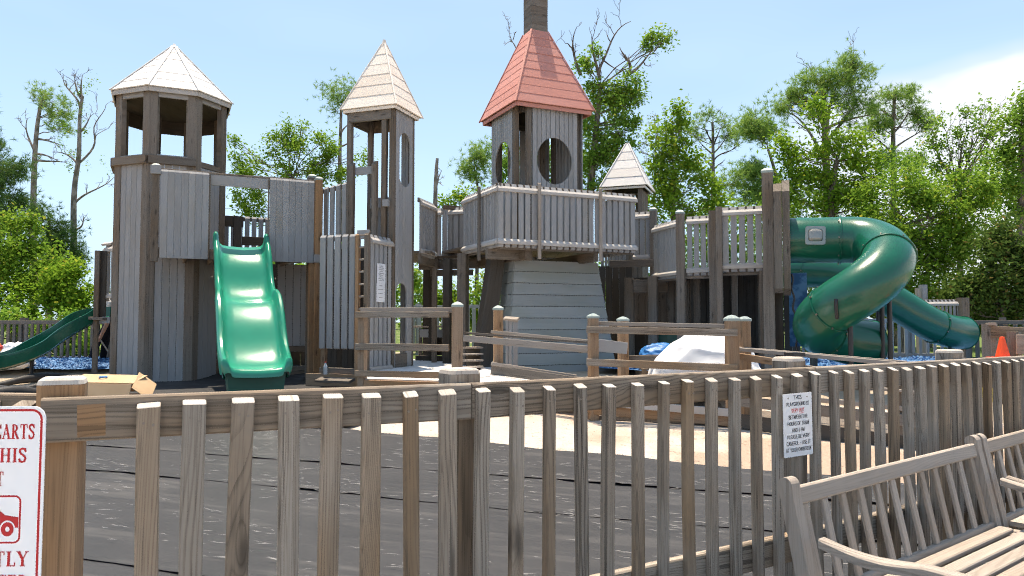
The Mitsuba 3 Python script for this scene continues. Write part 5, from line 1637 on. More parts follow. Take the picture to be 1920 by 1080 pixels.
# ================================================================ fences at the back
def back_fence(label, A, B, zb_, h, sp, w, postn, mat_='wood_post', toph=0.10):
    key = thing('back_fence', label, 'fence')
    A, B = V(*A), V(*B)
    L = np.linalg.norm(B - A)
    d = (B - A) / L
    o = V(d[1], -d[0]); o = o if o[1] < 0 else -o
    put(key, 'rail', beam(v3(A - o * 0.03, zb_ + h - toph / 2), v3(B - o * 0.03, zb_ + h - toph / 2), toph, 0.05, v3(o, 0)), mat_)
    put(key, 'bottom_rail', beam(v3(A - o * 0.03, zb_ + 0.12), v3(B - o * 0.03, zb_ + 0.12), 0.14, 0.05, v3(o, 0)), mat_)
    n = int(L / sp)
    for i in range(n):
        c = A + d * (i + 0.5) * L / n
        put(key, 'picket', beam(v3(c, zb_ + 0.03), v3(c, zb_ + h - toph * 1.05), w, 0.04, v3(o, 0), cut1=(0, -0.4)), mat_)
    for i in range(postn):
        c = A + d * L * (i + 0.15) / postn - o * 0.12
        put(key, 'post', post(c[0], c[1], zb_ - 0.2, zb_ + h + 0.06, 0.14, math.atan2(d[1], d[0])), mat_)
    return key


back_fence('dark back fence behind the side slide at the far left', (-16.5, 18.6), (-8.2, 18.2), 0.38, 1.08, 0.15, 0.07, 4)
back_fence('grey back fence behind the tube slides', at(1475, 640, 19.5)[:2], at(1800, 640, 18.6)[:2], 0.45, 1.05, 0.16, 0.07, 3, 'wood_grey')
back_fence('brown back fence running off at the right edge', at(1806, 640, 17.5)[:2], at(2010, 640, 16.4)[:2], 0.40, 1.06, 0.17, 0.09, 3)
back_fence('sunlit back fence seen under the footbridge', at(770, 600, 24)[:2], at(930, 600, 23)[:2], 0.45, 1.5, 0.2, 0.12, 2, 'wood_grey')
rf = thing('platform_railing', 'grey slatted platform railing and lamp-like posts behind the straight tube slide', 'railing')
ga, gb = at(1735, 585, 20.0)[:2], at(1802, 585, 19.6)[:2]
railing(rf, ga, gb, 1.15, 2.02, unit(V(0.05, -1)), n=9, w=0.06)
put(rf, 'post', post(gb[0] + 0.05, gb[1], 0.4, 2.05, 0.22, 0.2), 'wood_post')
c = at(1731, 560, 20.2)
put(rf, 'post', post(c[0], c[1], 0.4, 2.42, 0.16, 0.2), 'wood_grey')
put(rf, 'post', post(c[0] - 0.2, c[1] - 0.1, 0.4, 2.33, 0.10, 0.2), 'wood_bench')
wall_ = thing('low_bed_edge', 'low timber edging of the blue mulch bed near the tube slide legs', 'edging')
put(wall_, 'timber', beam(at(1672, 692, 13.9), at(1760, 692, 13.6), 0.12, 0.12, (0, 0, 1)), 'wood_bench')
put(wall_, 'post', post(*at(1680, 690, 13.7)[:2], 0.2, 0.62, 0.12, 0.2), 'wood_post')

# timber posts and board by the cone
tb = thing('timber_gate', 'grey timber posts with a wide cross board right of the straight tube slide', 'gate')
for px, y0, w, dd in ((1856, 607, 0.17, 12.6), (1902, 622, 0.15, 12.2)):
    c = at(px, 650, dd)
    put(tb, 'post', post(c[0], c[1], 0.2, at(px, y0, dd)[2], w, 0.4), 'wood_fence')
put(tb, 'cross_board', beam(at(1858, 622, 12.5), at(1990, 628, 12.0), 0.19, 0.05, (0, -1, 0)), 'wood_fence')
put(tb, 'cap_board', beam(at(1850, 607.5, 12.55), at(1866, 607.5, 12.5), 0.2, 0.04, (0, 0, 1)), 'wood_bench')
put(tb, 'side_board', beam(at(1906, 645, 12.0), at(1990, 648, 11.8), 0.32, 0.06, (0, -1, 0)), 'wood_fence')

# ================================================================ loose objects
cone = thing('traffic_cone', 'orange traffic cone between the timber posts at the right', 'cone')
c = at(1880, 668, 11.9)
zc = c[2] - 0.02
pr_ = [(0.105, 0.0), (0.10, 0.025), (0.036, 0.315), (0.028, 0.328), (0.0, 0.33)]
m = trimesh.creation.revolve(np.array(pr_), sections=24)
m.apply_translation([c[0], c[1], zc])
put(cone, 'body', m, 'cone_orange', smooth=40)
put(cone, 'base', boxm(V(c[0], c[1], zc - 0.01), 0.34, 0.34, 0.03, 0.3), 'cone_orange')
put(cone, 'stand', boxm(V(c[0], c[1], (zc + 0.2) / 2 - 0.02), 0.5, 0.4, zc - 0.22, 0.3), 'wood_post')


def lumpy(c, rx, ry, rz, seed, amp=0.25, freq=1.5, sub=5, flat=0.35):
    m = trimesh.creation.icosphere(subdivisions=sub, radius=1.0)
    v = np.array(m.vertices)
    n1 = meshkit.fbm(v * freq + seed, 4, seed) - 0.5
    n2 = 1 - np.abs(2 * meshkit.noise(v * freq * 2.3 + seed * 3, seed + 5) - 1)
    v = v * (1 + amp * n1 + amp * 0.35 * (n2 ** 3))[:, None]
    v[:, 2] = np.where(v[:, 2] < 0, v[:, 2] * flat, v[:, 2])
    return trimesh.Trimesh(np.asarray(c) + v * [rx, ry, rz], m.faces, process=False)


cb = at(1322, 705, 11.6)
solo('bulk_sack', 'big white woven bulk sack standing behind the ramp guard rails', 'sack', trimesh.util.concatenate([lumpy(V(cb[0], cb[1], 0.50), 0.80, 0.6, 0.72, 5, 0.28, 0.9), lumpy(V(cb[0] + 0.62, cb[1] + 0.1, 0.42), 0.34, 0.4, 0.36, 8, 0.25, 1.0, 4)]), 'sack_white', 30)
cb = at(28, 668, 16.9)
solo('bulk_sack', 'small white sack lying behind the side slide at the far left', 'sack', lumpy(V(cb[0], cb[1], 0.5), 0.42, 0.3, 0.42, 11, 0.35, 1.3), 'sack_white', True)
cl_ = thing('water_cooler', 'orange drinks cooler with red lid at the far left edge', 'cooler')
cc = at(-4, 650, 16.8)
m = trimesh.creation.revolve(np.array([(0.0, 0.0), (0.13, 0.0), (0.16, 0.04), (0.165, 0.30), (0.0, 0.30)]), sections=24); m.apply_translation([cc[0], cc[1], 0.52])
put(cl_, 'body', m, 'cooler_orange', smooth=40)
m = trimesh.creation.revolve(np.array([(0.172, 0.0), (0.172, 0.06), (0.15, 0.085), (0.0, 0.09)]), sections=24); m.apply_translation([cc[0], cc[1], 0.81])
put(cl_, 'lid', m, 'cooler_red', smooth=40)
m = trimesh.creation.revolve(np.array([(0.06, 0.0), (0.06, 0.04), (0.0, 0.05)]), sections=16); m.apply_translation([cc[0], cc[1], 0.89])
put(cl_, 'knob', m, 'cooler_orange', smooth=40)
put(cl_, 'stand', boxm(V(cc[0], cc[1], 0.43), 0.5, 0.4, 0.18, 0.1), 'wood_post')
# flattened cardboard carton
bx = thing('cardboard_box', 'open brown cardboard carton lying at the foot of the octagonal tower', 'box')
c0 = at(205, 728, 12.2)
zz = 0.33
put(bx, 'side', beam(V(c0[0] - 0.75, c0[1] - 0.30, zz + 0.02), V(c0[0] + 0.55, c0[1] - 0.42, zz), 0.22, 0.012, (0, -1, 0.3)), 'cardboard')
put(bx, 'side', beam(V(c0[0] - 0.75, c0[1] + 0.32, zz + 0.06), V(c0[0] + 0.50, c0[1] + 0.2, zz + 0.06), 0.26, 0.012, (0, 1, 0.2)), 'cardboard')
put(bx, 'bottom', beam(V(c0[0] - 0.75, c0[1], zz - 0.10), V(c0[0] + 0.5, c0[1] - 0.1, zz - 0.10), 0.6, 0.012, (0, 0, 1)), 'cardboard')
put(bx, 'flap', beam(V(c0[0] - 0.6, c0[1] + 0.1, zz + 0.165), V(c0[0] + 0.50, c0[1] + 0.0, zz + 0.15), 0.42, 0.012, (0.06, -0.25, 1)), 'cardboard')
put(bx, 'flap', beam(V(c0[0] + 0.50, c0[1] + 0.25, zz + 0.15), V(c0[0] + 0.66, c0[1] - 0.30, zz - 0.06), 0.34, 0.012, (0.8, -0.2, 0.7)), 'cardboard')
put(bx, 'flap', beam(V(c0[0] - 0.86, c0[1] + 0.25, zz + 0.10), V(c0[0] - 0.80, c0[1] - 0.3, zz), 0.3, 0.012, (-0.6, -0.2, 0.9)), 'cardboard')
lid_ = at(192, 716, 12.25)
mm = trimesh.creation.torus(0.055, 0.012, 20, 8); mm.apply_translation([lid_[0], lid_[1] + 0.02, zz + 0.185])
solo('tape_roll', 'small blue roll of tape on top of the cardboard carton', 'tape', mm, 'plastic_blue', 40)
# bottle
bo = thing('plastic_bottle', 'clear plastic drinks bottle on the sill below the slatted climber', 'bottle')
c = at(610, 702, 13.9)
m = trimesh.creation.revolve(np.array([(0, 0), (0.034, 0.0), (0.038, 0.01), (0.036, 0.07), (0.038, 0.12), (0.037, 0.15), (0.014, 0.20), (0.014, 0.215), (0, 0.215)]), sections=20); m.apply_translation([c[0], c[1], c[2]])
put(bo, 'body', m, 'bottle_clear', smooth=40)
m = trimesh.creation.cylinder(0.016, 0.02, sections=16); m.apply_translation([c[0], c[1], c[2] + 0.226])
put(bo, 'cap', m, 'ink_red_bright', smooth=40)
solo('sill_board', 'weathered sill board below the slatted climber that carries the bottle', 'board', beam(at(596, 712, 14.0), at(660, 714, 13.75), 0.2, 0.05, (0.1, -0.3, 1)), 'wood_post')
# coloured toys / signs glimpsed through the fence
for lab, px, py, dd, w, h, mt, nm in (('blue plastic crate glimpsed between fence pickets right of the warning sign', 1784, 725, 9.4, 0.5, 0.16, 'plastic_blue', 'crate'),
                                      ('tall yellow plastic toy panel glimpsed through the pickets near the right edge', 1902, 765, 8.4, 0.09, 0.2, 'plastic_yellow', 'toy_panel'),
                                      ('small yellow plastic toy panel glimpsed through the pickets right of the blue crate', 1851, 740, 8.8, 0.07, 0.16, 'plastic_yellow', 'toy_panel')):
    c = at(px, py, dd)
    k_ = thing(nm, lab, nm.replace('_', ' '))
    put(k_, 'body', boxm(c, w, 0.12, h, 0.2, 0.02), mt)
    put(k_, 'stand', boxm(V(c[0], c[1], (c[2] - h / 2 + ground_h(c[0], c[1])) / 2), w * 0.6, 0.09, c[2] - h / 2 - ground_h(c[0], c[1]) - 0.003, 0.2), 'wood_post')
bl = thing('mulch_bag', 'blue plastic bag of mulch standing behind the white bulk sack', 'bag')
c = at(1240, 660, 14.6)
put(bl, 'body', lumpy(V(c[0], c[1], 0.75), 0.42, 0.3, 0.25, 17, 0.3, 1.5, 4, 1.0), 'plastic_blue', smooth=True)
put(bl, 'pallet', boxm(V(c[0], c[1], 0.46), 0.9, 0.6, 0.14, 0.1), 'wood_post')

# ================================================================ side platform and small green slide at the far left
sp = thing('side_platform', 'small timber side platform with slat railing left of the octagonal tower', 'platform')
c = at(184, 540, 16.6); z1 = at(184, 470, 16.6)[2]
put(sp, 'post', post(c[0] - 0.03, c[1], 0.3, z1, 0.10, 0.3), 'wood_post')
put(sp, 'board', beam(V(c[0] + 0.05, c[1] + 0.1, 1.45), V(c[0] + 0.05, c[1] + 0.1, z1), 0.14, 0.05, (0.2, -1, 0)), 'wood_dark_shaded')
a, b = at(194, 540, 16.9)[:2], at(216, 540, 16.5)[:2]
railing(vpart(sp, 'railing'), a, b, 1.95, at(200, 458, 16.8)[2], unit(V(-0.4, -0.9)), n=2, w=0.13)
put(sp, 'block', boxm(at(200, 600, 16.5), 0.16, 0.16, 0.14, 0.3), 'wood_grey')
put(sp, 'cap_board', beam(at(194, 458, 16.85), at(212, 456, 16.75), 0.12, 0.05, (0.1, -0.5, 1)), 'wood_pale')
put(sp, 'deck', beam(at(172, 596, 16.9), at(215, 598, 16.6), 0.6, 0.06, (0, 0, 1)), 'wood_post')
put(sp, 'post', post(*at(213, 650, 16.55)[:2], 0.3, 1.5, 0.13, 0.3), 'wood_post')
ss = thing('side_slide', 'dark green open plastic slide running down to the left edge', 'slide')
pth = smooth_path([at(196, 588, 17.0), at(172, 592, 16.9), at(140, 608, 16.6), at(90, 640, 16.2), at(45, 665, 15.8), at(5, 678, 15.5), at(-30, 681, 15.2)], 60)
sec2 = [(-0.30, 0.16), (-0.33, 0.16), (-0.34, 0.1), (-0.33, -0.08), (-0.2, -0.15), (0.2, -0.15), (0.33, -0.08), (0.34, 0.1), (0.33, 0.16), (0.30, 0.16), (0.27, -0.05), (0.15, -0.10), (-0.15, -0.10), (-0.27, -0.05)]
tt = np.gradient(pth, axis=0); tt /= np.linalg.norm(tt, axis=1, keepdims=True)
vv = []
for p_, t_ in zip(pth, tt):
    s_ = unit(np.cross(t_, V(0, 0, 1))); u_ = np.cross(s_, t_)
    vv += [p_ + s_ * a + u_ * b for a, b in sec2]
ns = len(sec2)
i, j = np.meshgrid(np.arange(59), np.arange(ns), indexing='ij')
q = np.stack([i * ns + j, i * ns + (j + 1) % ns, (i + 1) * ns + (j + 1) % ns, (i + 1) * ns + j], -1).reshape(-1, 4)
put(ss, 'chute', trimesh.Trimesh(np.array(vv), np.vstack([q[:, [0, 1, 2]], q[:, [0, 2, 3]]]), process=False), 'plastic_green', smooth=40)
put(ss, 'leg', tube_mesh([at(60, 665, 15.9) * V(1, 1, 0) + V(0, 0, 0.2), at(60, 662, 15.9)], 0.04, 8), 'steel_black', True)

# ---------------------------------------------------------------- worker, mostly hidden behind the side platform
import manifold3d as m3


def chain_body(bones, edge=0.03, it=12):
    """One continuous body: hulls of the spheres at the ends of every bone, united, refined and smoothed."""
    tot = None
    for (p, rp_, q, rq_) in bones:
        a = m3.Manifold.sphere(rp_, 20).translate(list(map(float, p)))
        b = m3.Manifold.sphere(rq_, 20).translate(list(map(float, q)))
        h = m3.Manifold.batch_hull([a, b])
        tot = h if tot is None else tot + h
    tot = tot.refine_to_length(edge)
    mm = tot.to_mesh()
    t = trimesh.Trimesh(mm.vert_properties[:, :3], mm.tri_verts, process=True)
    trimesh.smoothing.filter_taubin(t, 0.5, -0.53, iterations=it)
    return t


wk = thing('person', 'worker in dark trousers bending behind the side platform and holding a wooden rake', 'person')
hip = at(212, 605, 18.1); g0 = 0.42
fl, frt = at(170, 684, 17.9), at(192, 682, 18.1)
fl[2] = frt[2] = ground_h(fl[0], fl[1]) + 0.06
kl, kr = at(183, 640, 17.7), at(198, 640, 17.9)
sh = hip + V(-0.05, -0.25, 0.46)
hd = sh + V(0.02, -0.14, 0.24)
h1, h2 = at(166, 603, 17.6), at(187, 635, 17.6)
el1, el2 = (sh + h1) / 2 + V(0.06, 0, -0.10), (sh + h2) / 2 + V(0.08, 0.05, -0.05)
body = chain_body([(hip, 0.15, sh, 0.15), (sh + V(-0.1, 0.08, 0), 0.09, sh + V(0.12, -0.05, 0), 0.09), (sh, 0.07, hd, 0.06), (hd, 0.10, hd + V(-0.03, -0.03, 0.06), 0.095), (hd + V(-0.07, -0.06, 0.0), 0.03, hd + V(-0.09, -0.08, -0.005), 0.02),
                   (sh + V(-0.1, 0.08, 0), 0.065, el1, 0.05), (el1, 0.048, h1, 0.036), (sh + V(0.12, -0.05, 0), 0.065, el2, 0.05), (el2, 0.048, h2, 0.036)] +
                  [(h + V(0.01 * k, 0, -0.016 * k), 0.012, h + V(-0.03, -0.05, -0.02 - 0.018 * k), 0.010) for h in (h1, h2) for k in range(4)] + [(h, 0.013, h + V(0.03, -0.05, 0.02), 0.011) for h in (h1, h2)], 0.02, 8)
put(wk, 'body', body, 'skin', smooth=True)
trs = chain_body([(hip + V(0, 0, 0.04), 0.175, hip - V(0, 0, 0.05), 0.18), (hip + V(-0.09, 0, -0.05), 0.12, kl, 0.085), (kl, 0.085, fl + V(0, 0, 0.06), 0.075), (hip + V(0.09, 0.05, -0.05), 0.12, kr, 0.085), (kr, 0.085, frt + V(0, 0, 0.06), 0.075),
                  ], 0.03, 10)
put(wk, 'trousers', trs, 'cloth_dark', smooth=True)
put(wk, 'shirt', chain_body([(hip + V(0, 0, 0.12), 0.175, sh, 0.172), (sh + V(-0.1, 0.08, 0), 0.105, sh + V(0.12, -0.05, 0), 0.105), (sh + V(-0.1, 0.08, 0), 0.08, el1 * 0.6 + sh * 0.4, 0.07), (sh + V(0.12, -0.05, 0), 0.08, el2 * 0.6 + sh * 0.4, 0.07)], 0.03, 10), 'cloth_white', smooth=True)
put(wk, 'hair', lumpy(hd + V(-0.01, 0.0, 0.075), 0.108, 0.108, 0.09, 3, 0.1, 2, 3), 'cloth_dark', smooth=True)
for q in (fl, frt):
    put(wk, 'shoe', lumpy(q + V(-0.05, -0.06, -0.01), 0.13, 0.07, 0.06, 4, 0.05, 2, 3, 0.8), 'cloth_dark', smooth=True)
rk = solo('rake', 'pale wooden rake handle in the worker\'s hands', 'rake', tube_mesh([h1 + (h1 - h2) * 0.35, h2 + (h2 - h1) * 0.75], 0.018, 8), 'wood_bench', True)
# ================================================================ trees
KL, KN = 5.6, 4.2


def leaf_cloud(centers, radii, n, L, W, g, flat=0.0):
    """n small folded leaves scattered about the given clump centres."""
    idx = g.integers(0, len(centers), n)
    c = centers[idx] + g.normal(size=(n, 3)) * radii[idx][:, None] * 0.55
    d = g.normal(size=(n, 3)); d[:, 2] = d[:, 2] * 0.6 - 0.2
    d /= np.linalg.norm(d, axis=1, keepdims=True)
    up = g.normal(size=(n, 3)) * 0.65 + [0, 0, 1.0]
    s = np.cross(d, up); s /= np.linalg.norm(s, axis=1, keepdims=True) + 1e-9
    nn = np.cross(s, d)
    l = (L * g.uniform(0.6, 1.3, n))[:, None]
    w = (W * g.uniform(0.6, 1.3, n))[:, None]
    k = 0.25
    v = np.stack([c - d * l, c + s * w + nn * w * k, c + d * l, c - s * w + nn * w * k], 1).reshape(-1, 3)
    b = np.arange(n)[:, None] * 4
    f = np.vstack([b + [0, 1, 2], b + [0, 2, 3]])
    uv = np.repeat(np.stack([np.clip(0.6 * g.random(n) + 0.4 * g.random(len(centers))[idx], 0, 1), g.random(n)], 1), 4, axis=0)
    return v, f, uv


def needle_cloud(centers, n, g, L=0.22, W=0.011, per=13):
    """Tufts of needles: n tufts at random about the clump centres (centres, radii)."""
    cen, rad = centers
    idx = g.integers(0, len(cen), n)
    c = cen[idx] + g.normal(size=(n, 3)) * rad[idx][:, None] * 0.5
    ax = g.normal(size=(n, 3)) * 0.7 + [0, 0, 0.6]
    ax /= np.linalg.norm(ax, axis=1, keepdims=True)
    d = ax[:, None, :] * 0.55 + g.normal(size=(n, per, 3)) * 0.6
    d /= np.linalg.norm(d, axis=2, keepdims=True)
    s = np.cross(d, g.normal(size=(n, per, 3))); s /= np.linalg.norm(s, axis=2, keepdims=True)
    l = L * g.uniform(0.6, 1.15, (n, per, 1))
    base = c[:, None, :] + d * 0.01
    v = np.stack([base + s * W, base - s * W, base + d * l], 2).reshape(-1, 3)
    f = np.arange(len(v)).reshape(-1, 3)
    t = np.clip(0.6 * g.random(n) + 0.4 * g.random(len(cen))[idx], 0, 1)
    uv = np.repeat(np.stack([np.repeat(t, per), g.random(n * per)], 1), 3, axis=0)
    return v, f, uv


def clump_points(spec, Y, g, sub, per_area):
    """Pixel ellipses (cx, cy, rx, ry[, dY]) of the crown -> sub clump centres in 3-D."""
    cen, rad, area = [], [], []
    for e in spec:
        cx, cy, rx, ry = e[:4]
        dy = e[4] if len(e) > 4 else 0.0
        c = at(cx, cy, Y + dy)
        sc_ = (Y + dy) / FPX
        RX, RZ = rx * sc_, ry * sc_
        RY = min(max(RX, RZ) * 0.9, 2.2)
        A = math.pi * RX * RZ
        k = max(2, int(per_area * A))
        u = g.normal(size=(k, 3)); u /= np.linalg.norm(u, axis=1, keepdims=True)
        r = g.random(k) ** 0.42
        q = c + u * r[:, None] * [RX, RY, RZ]
        cen.append(q); rad.append(np.full(k, 1.0) * sub * g.uniform(0.6, 1.4, k)); area.append(A)
    return np.vstack(cen), np.concatenate(rad), sum(area)


def limb(p, q, r0, r1, g, n=7, wob=0.12, sag=0.0):
    p, q = np.asarray(p, float), np.asarray(q, float)
    L = np.linalg.norm(q - p)
    t = np.linspace(0, 1, n)
    o = np.cumsum(g.normal(size=(n, 3)), axis=0) * L * wob / n
    o -= t[:, None] * o[-1]; o -= (1 - t)[:, None] * o[0]
    pts = p + (q - p) * t[:, None] + o + np.array([0, 0, 1.0]) * (sag * L * 4 * t * (1 - t))[:, None]
    return pts, r0 + (r1 - r0) * t


def twigs(pts, r, g, depth, out, n=3, ln=0.5, up=0.3):
    L = np.linalg.norm(pts[-1] - pts[0])
    for _ in range(n):
        k = g.integers(len(pts) // 3, len(pts))
        d = unit(pts[-1] - pts[0]) * 0.8 + g.normal(size=3) * 0.7 + V(0, 0, up)
        l = L * ln * g.uniform(0.5, 1.1)
        q, rr = limb(pts[k], pts[k] + unit(d) * l, max(r[k] * 0.6, 0.008), 0.006, g, 6, 0.3)
        out.append(tube_mesh(q, rr, 5, False))
        if depth > 1:
            twigs(q, rr, g, depth - 1, out, n, ln, up)


def tree(name, label, Y, trunk, crown, kind, leafm, seed, rad=0.16, barkm='bark', per_area=3.0, sub=0.30, dens=150, L=0.085, W=0.045, bare=(), group=None, limbs=True, cat='tree', base=True):
    """trunk: polyline of pixels from foot to top; crown: pixel ellipses; bare: pixel polylines of leafless limbs."""
    g = np.random.default_rng(seed)
    key = thing(name, label, cat, group)
    tp_ = np.array([at(px, py, Y) for px, py in trunk])
    if base:
        foot = tp_[0].copy(); foot[2] = 0.3
        if tp_[0][2] > 0.5:
            tp_ = np.vstack([foot, tp_])
    path = smooth_path(tp_, 24) if len(tp_) > 2 else np.linspace(tp_[0], tp_[1], 12)
    rr = np.linspace(rad, rad * 0.35, len(path))
    put(key, 'trunk', tube_mesh(path, rr, 10), barkm, smooth=True)
    cen, rd, area = clump_points(crown, Y, g, sub, per_area) if crown else (None, None, 0)
    lm = []
    if crown and limbs:
        for e in crown:
            c = at(e[0], e[1], Y + (e[4] if len(e) > 4 else 0))
            rx = max(e[2], e[3]) * Y / FPX
            low = path[path[:, 2] < c[2] - 0.25 * rx]
            if len(low) == 0:
                low = path[:1]
            k = int(np.argmin(np.linalg.norm(low - c, axis=1) + 0.3 * np.abs(low[:, 2] - (c[2] - rx))))
            r0 = max(rr[k] * 0.30, 0.016)
            q, r = limb(low[k], c, r0, 0.010, g, 8, 0.25, -0.03)
            lm.append(tube_mesh(q, r, 6, False))
            for _ in range(4 if kind != 'needle' else 5):
                tgt = c + g.normal(size=3) * rx * 0.55
                j = g.integers(3, 8)
                q2, r2 = limb(q[j], tgt, max(r[j] * 0.5, 0.009), 0.006, g, 6, 0.25)
                lm.append(tube_mesh(q2, r2, 5, False))
    for b in bare:
        pts = np.array([at(x, y, Y + 0.02 * i) for i, (x, y) in enumerate(b)])
        q = smooth_path(pts, 14) if len(pts) > 2 else np.linspace(pts[0], pts[1], 8)
        r = np.linspace(rad * 0.30, 0.010, len(q))
        lm.append(tube_mesh(q, r, 6, False))
        twigs(q, r, g, 2, lm, 4, 0.42, 0.35)
    if lm:
        put(key, 'limbs', joined(lm), barkm, smooth=True)
    if crown:
        if kind == 'needle':
            n = int(area * dens * KN)
            put(key, 'crown', needle_cloud((cen, rd * 1.5), n, g), leafm)
        else:
            n = int(area * dens * KL)
            put(key, 'crown', leaf_cloud(cen, rd * 1.5, n, L * 0.82, W * 1.0, g), leafm)
    return key


# ---- left side
tree('pine_tree', 'dark pine whose branches reach in at the left edge above the bushes', 27, [(-60, 600), (-55, 400), (-50, 200)], [(-85, 205, 44, 22), (-95, 240, 50, 26), (-62, 250, 30, 20), (-10, 285, 34, 32), (12, 322, 32, 20), (-20, 340, 40, 22), (38, 315, 16, 10), (-25, 262, 26, 18), (-8, 390, 50, 40), (20, 400, 34, 34)], 'needle', 'needle_dark', 101, 0.2, dens=55, per_area=4)
tree('pine_tree', 'tall thin pine with pale bare trunk and small crown, leftmost of two bare trunks', 33, [(62, 600), (62, 430), (65, 300), (70, 235), (78, 190)], [(85, 175, 20, 10), (100, 190, 26, 14), (118, 215, 18, 14), (70, 185, 10, 7), (95, 225, 20, 10), (128, 208, 8, 7), (120, 240, 16, 7), (108, 205, 22, 12)],
     'needle', 'needle', 102, 0.20, 'bark_pale', dens=34, per_area=3.5, bare=[[(66, 285), (55, 262), (49, 240), (52, 222)], [(64, 300), (85, 302), (112, 303), (125, 305)], [(65, 288), (88, 292), (110, 303)], [(68, 260), (90, 264), (115, 272)]])
tree('dead_tree', 'thin half-dead tree with sparse leaves and bare branches just left of the octagonal tower', 31, [(135, 600), (138, 480), (138, 400), (141, 340), (147, 300), (149, 250), (150, 215), (155, 180)],
     [(171, 156, 11, 7), (165, 163, 14, 7), (152, 175, 9, 8), (149, 195, 8, 10), (122, 250, 14, 8), (112, 265, 9, 6), (125, 285, 18, 9), (140, 292, 18, 9), (138, 318, 6, 9), (152, 215, 6, 16), (128, 236, 12, 8), (180, 310, 20, 6), (205, 322, 12, 5), (160, 250, 5, 10)],
     'leaf', 'leaf_mid', 103, 0.17, 'bark_pale', dens=42, per_area=5, sub=0.14, L=0.06, W=0.03,
     bare=[[(141, 380), (165, 362), (190, 350), (214, 332)], [(148, 306), (165, 290), (178, 266), (176, 240), (190, 215), (199, 196)], [(147, 310), (125, 290), (98, 285)], [(150, 200), (138, 178), (124, 162), (118, 140)], [(152, 185), (143, 165), (140, 140)], [(141, 430), (152, 425), (155, 400)], [(148, 250), (160, 236), (170, 215)], [(153, 180), (152, 160), (155, 140)]], limbs=False)
tree('pine_tree', 'dark young pine standing between the bushes and the half-dead tree', 30, [(92, 600), (92, 480), (92, 410)], [(92, 425, 16, 24), (85, 455, 28, 26), (112, 470, 22, 34), (125, 450, 14, 22), (115, 430, 8, 18), (100, 500, 44, 30), (130, 510, 22, 40), (70, 410, 20, 20)], 'needle', 'needle_dark', 104, 0.15, dens=60, per_area=5)
tree('leafy_bush', 'big bright yellow-green bush filling the left edge behind the back fence', 24.5, [(30, 600), (35, 540), (40, 480)], [(20, 440, 40, 30), (-10, 470, 50, 50), (40, 470, 40, 40), (60, 520, 52, 46), (10, 540, 70, 60), (95, 500, 26, 26), (55, 430, 22, 18)], 'leaf', 'leaf_bright', 105, 0.1, dens=165, per_area=5, sub=0.26, cat='bush')
tree('leafy_bush', 'lower light green bush left of the octagonal tower, at the foot of the half-dead tree', 23.5, [(130, 600), (128, 560), (125, 520)], [(100, 550, 40, 36), (135, 555, 36, 44), (160, 575, 24, 30), (110, 525, 24, 22), (140, 520, 16, 18), (60, 575, 50, 30), (165, 545, 10, 16)], 'leaf', 'leaf_vine', 106, 0.08, dens=165, per_area=5, sub=0.24, cat='bush')
tree('leafy_bush', 'low green bush behind the far left stretch of back fence', 22.5, [(20, 640), (20, 600)], [(20, 600, 50, 20), (90, 620, 60, 40), (150, 630, 40, 44), (-30, 620, 50, 40), (180, 640, 30, 40)], 'leaf', 'leaf_mid', 107, 0.06, dens=120, per_area=4, sub=0.26, cat='bush')
# ---- behind the slide bay
tree('leafy_tree', 'bushy light green tree behind the slide bay, between the octagonal and the slim tower', 27, [(545, 560), (545, 420), (548, 330)],
     [(545, 250, 26, 22), (553, 285, 36, 28), (565, 240, 18, 14), (530, 265, 14, 14), (508, 262, 16, 12), (512, 290, 24, 14), (478, 300, 22, 20), (440, 272, 15, 9), (444, 300, 16, 22), (605, 262, 24, 20), (618, 290, 34, 22), (600, 305, 26, 22), (640, 320, 26, 26), (675, 300, 16, 12), (560, 325, 50, 20), (615, 330, 26, 20), (490, 330, 40, 18), (455, 340, 28, 24), (470, 380, 40, 40), (480, 410, 24, 20)],
     'leaf', 'leaf_bright', 111, 0.18, dens=125, per_area=7, sub=0.20, L=0.075, W=0.036)
tree('pine_tree', 'slender pine with a rounded crown behind the slim square tower', 36, [(638, 420), (637, 320), (638, 260), (640, 200)], [(640, 162, 20, 11), (622, 172, 16, 8), (655, 168, 14, 10), (630, 188, 18, 9), (648, 190, 14, 8), (660, 178, 10, 8), (625, 203, 12, 5)], 'needle', 'needle', 112, 0.17, 'bark', dens=40, per_area=3.2, bare=[[(639, 250), (650, 236), (662, 230)], [(637, 275), (650, 270), (665, 255)]])
tree('tree_snag', 'broken dead trunk with a split top right of the slim square tower', 26, [(815, 470), (816, 400), (817, 340), (820, 297)], [], 'leaf', 'leaf_mid', 113, 0.15, 'bark_pale', bare=[[(817, 360), (822, 335), (828, 320)]])
tree('pine_tree', 'young pine left of the red roofed cabin', 30, [(897, 420), (896, 360), (890, 320)], [(890, 295, 24, 14), (905, 310, 20, 12), (880, 320, 16, 10), (898, 335, 22, 12), (915, 290, 14, 12), (890, 285, 14, 10)], 'needle', 'needle', 114, 0.1, dens=60, per_area=4)
tree('leafy_bush', 'light green bush seen above the footbridge railing', 28, [(860, 520), (860, 420)], [(850, 365, 20, 14), (875, 372, 26, 14), (835, 378, 16, 10), (900, 372, 24, 12)], 'leaf', 'leaf_vine', 115, 0.06, dens=120, per_area=7, sub=0.2, cat='bush')
tree('leafy_bush', 'deep green thicket seen under the footbridge', 25, [(800, 600), (800, 560)], [(790, 540, 34, 40), (830, 560, 40, 40), (880, 545, 40, 40), (800, 590, 40, 24), (890, 590, 40, 30), (770, 580, 20, 40), (930, 540, 30, 50)], 'leaf', 'leaf_vine', 116, 0.06, dens=120, per_area=5, sub=0.24, cat='bush')
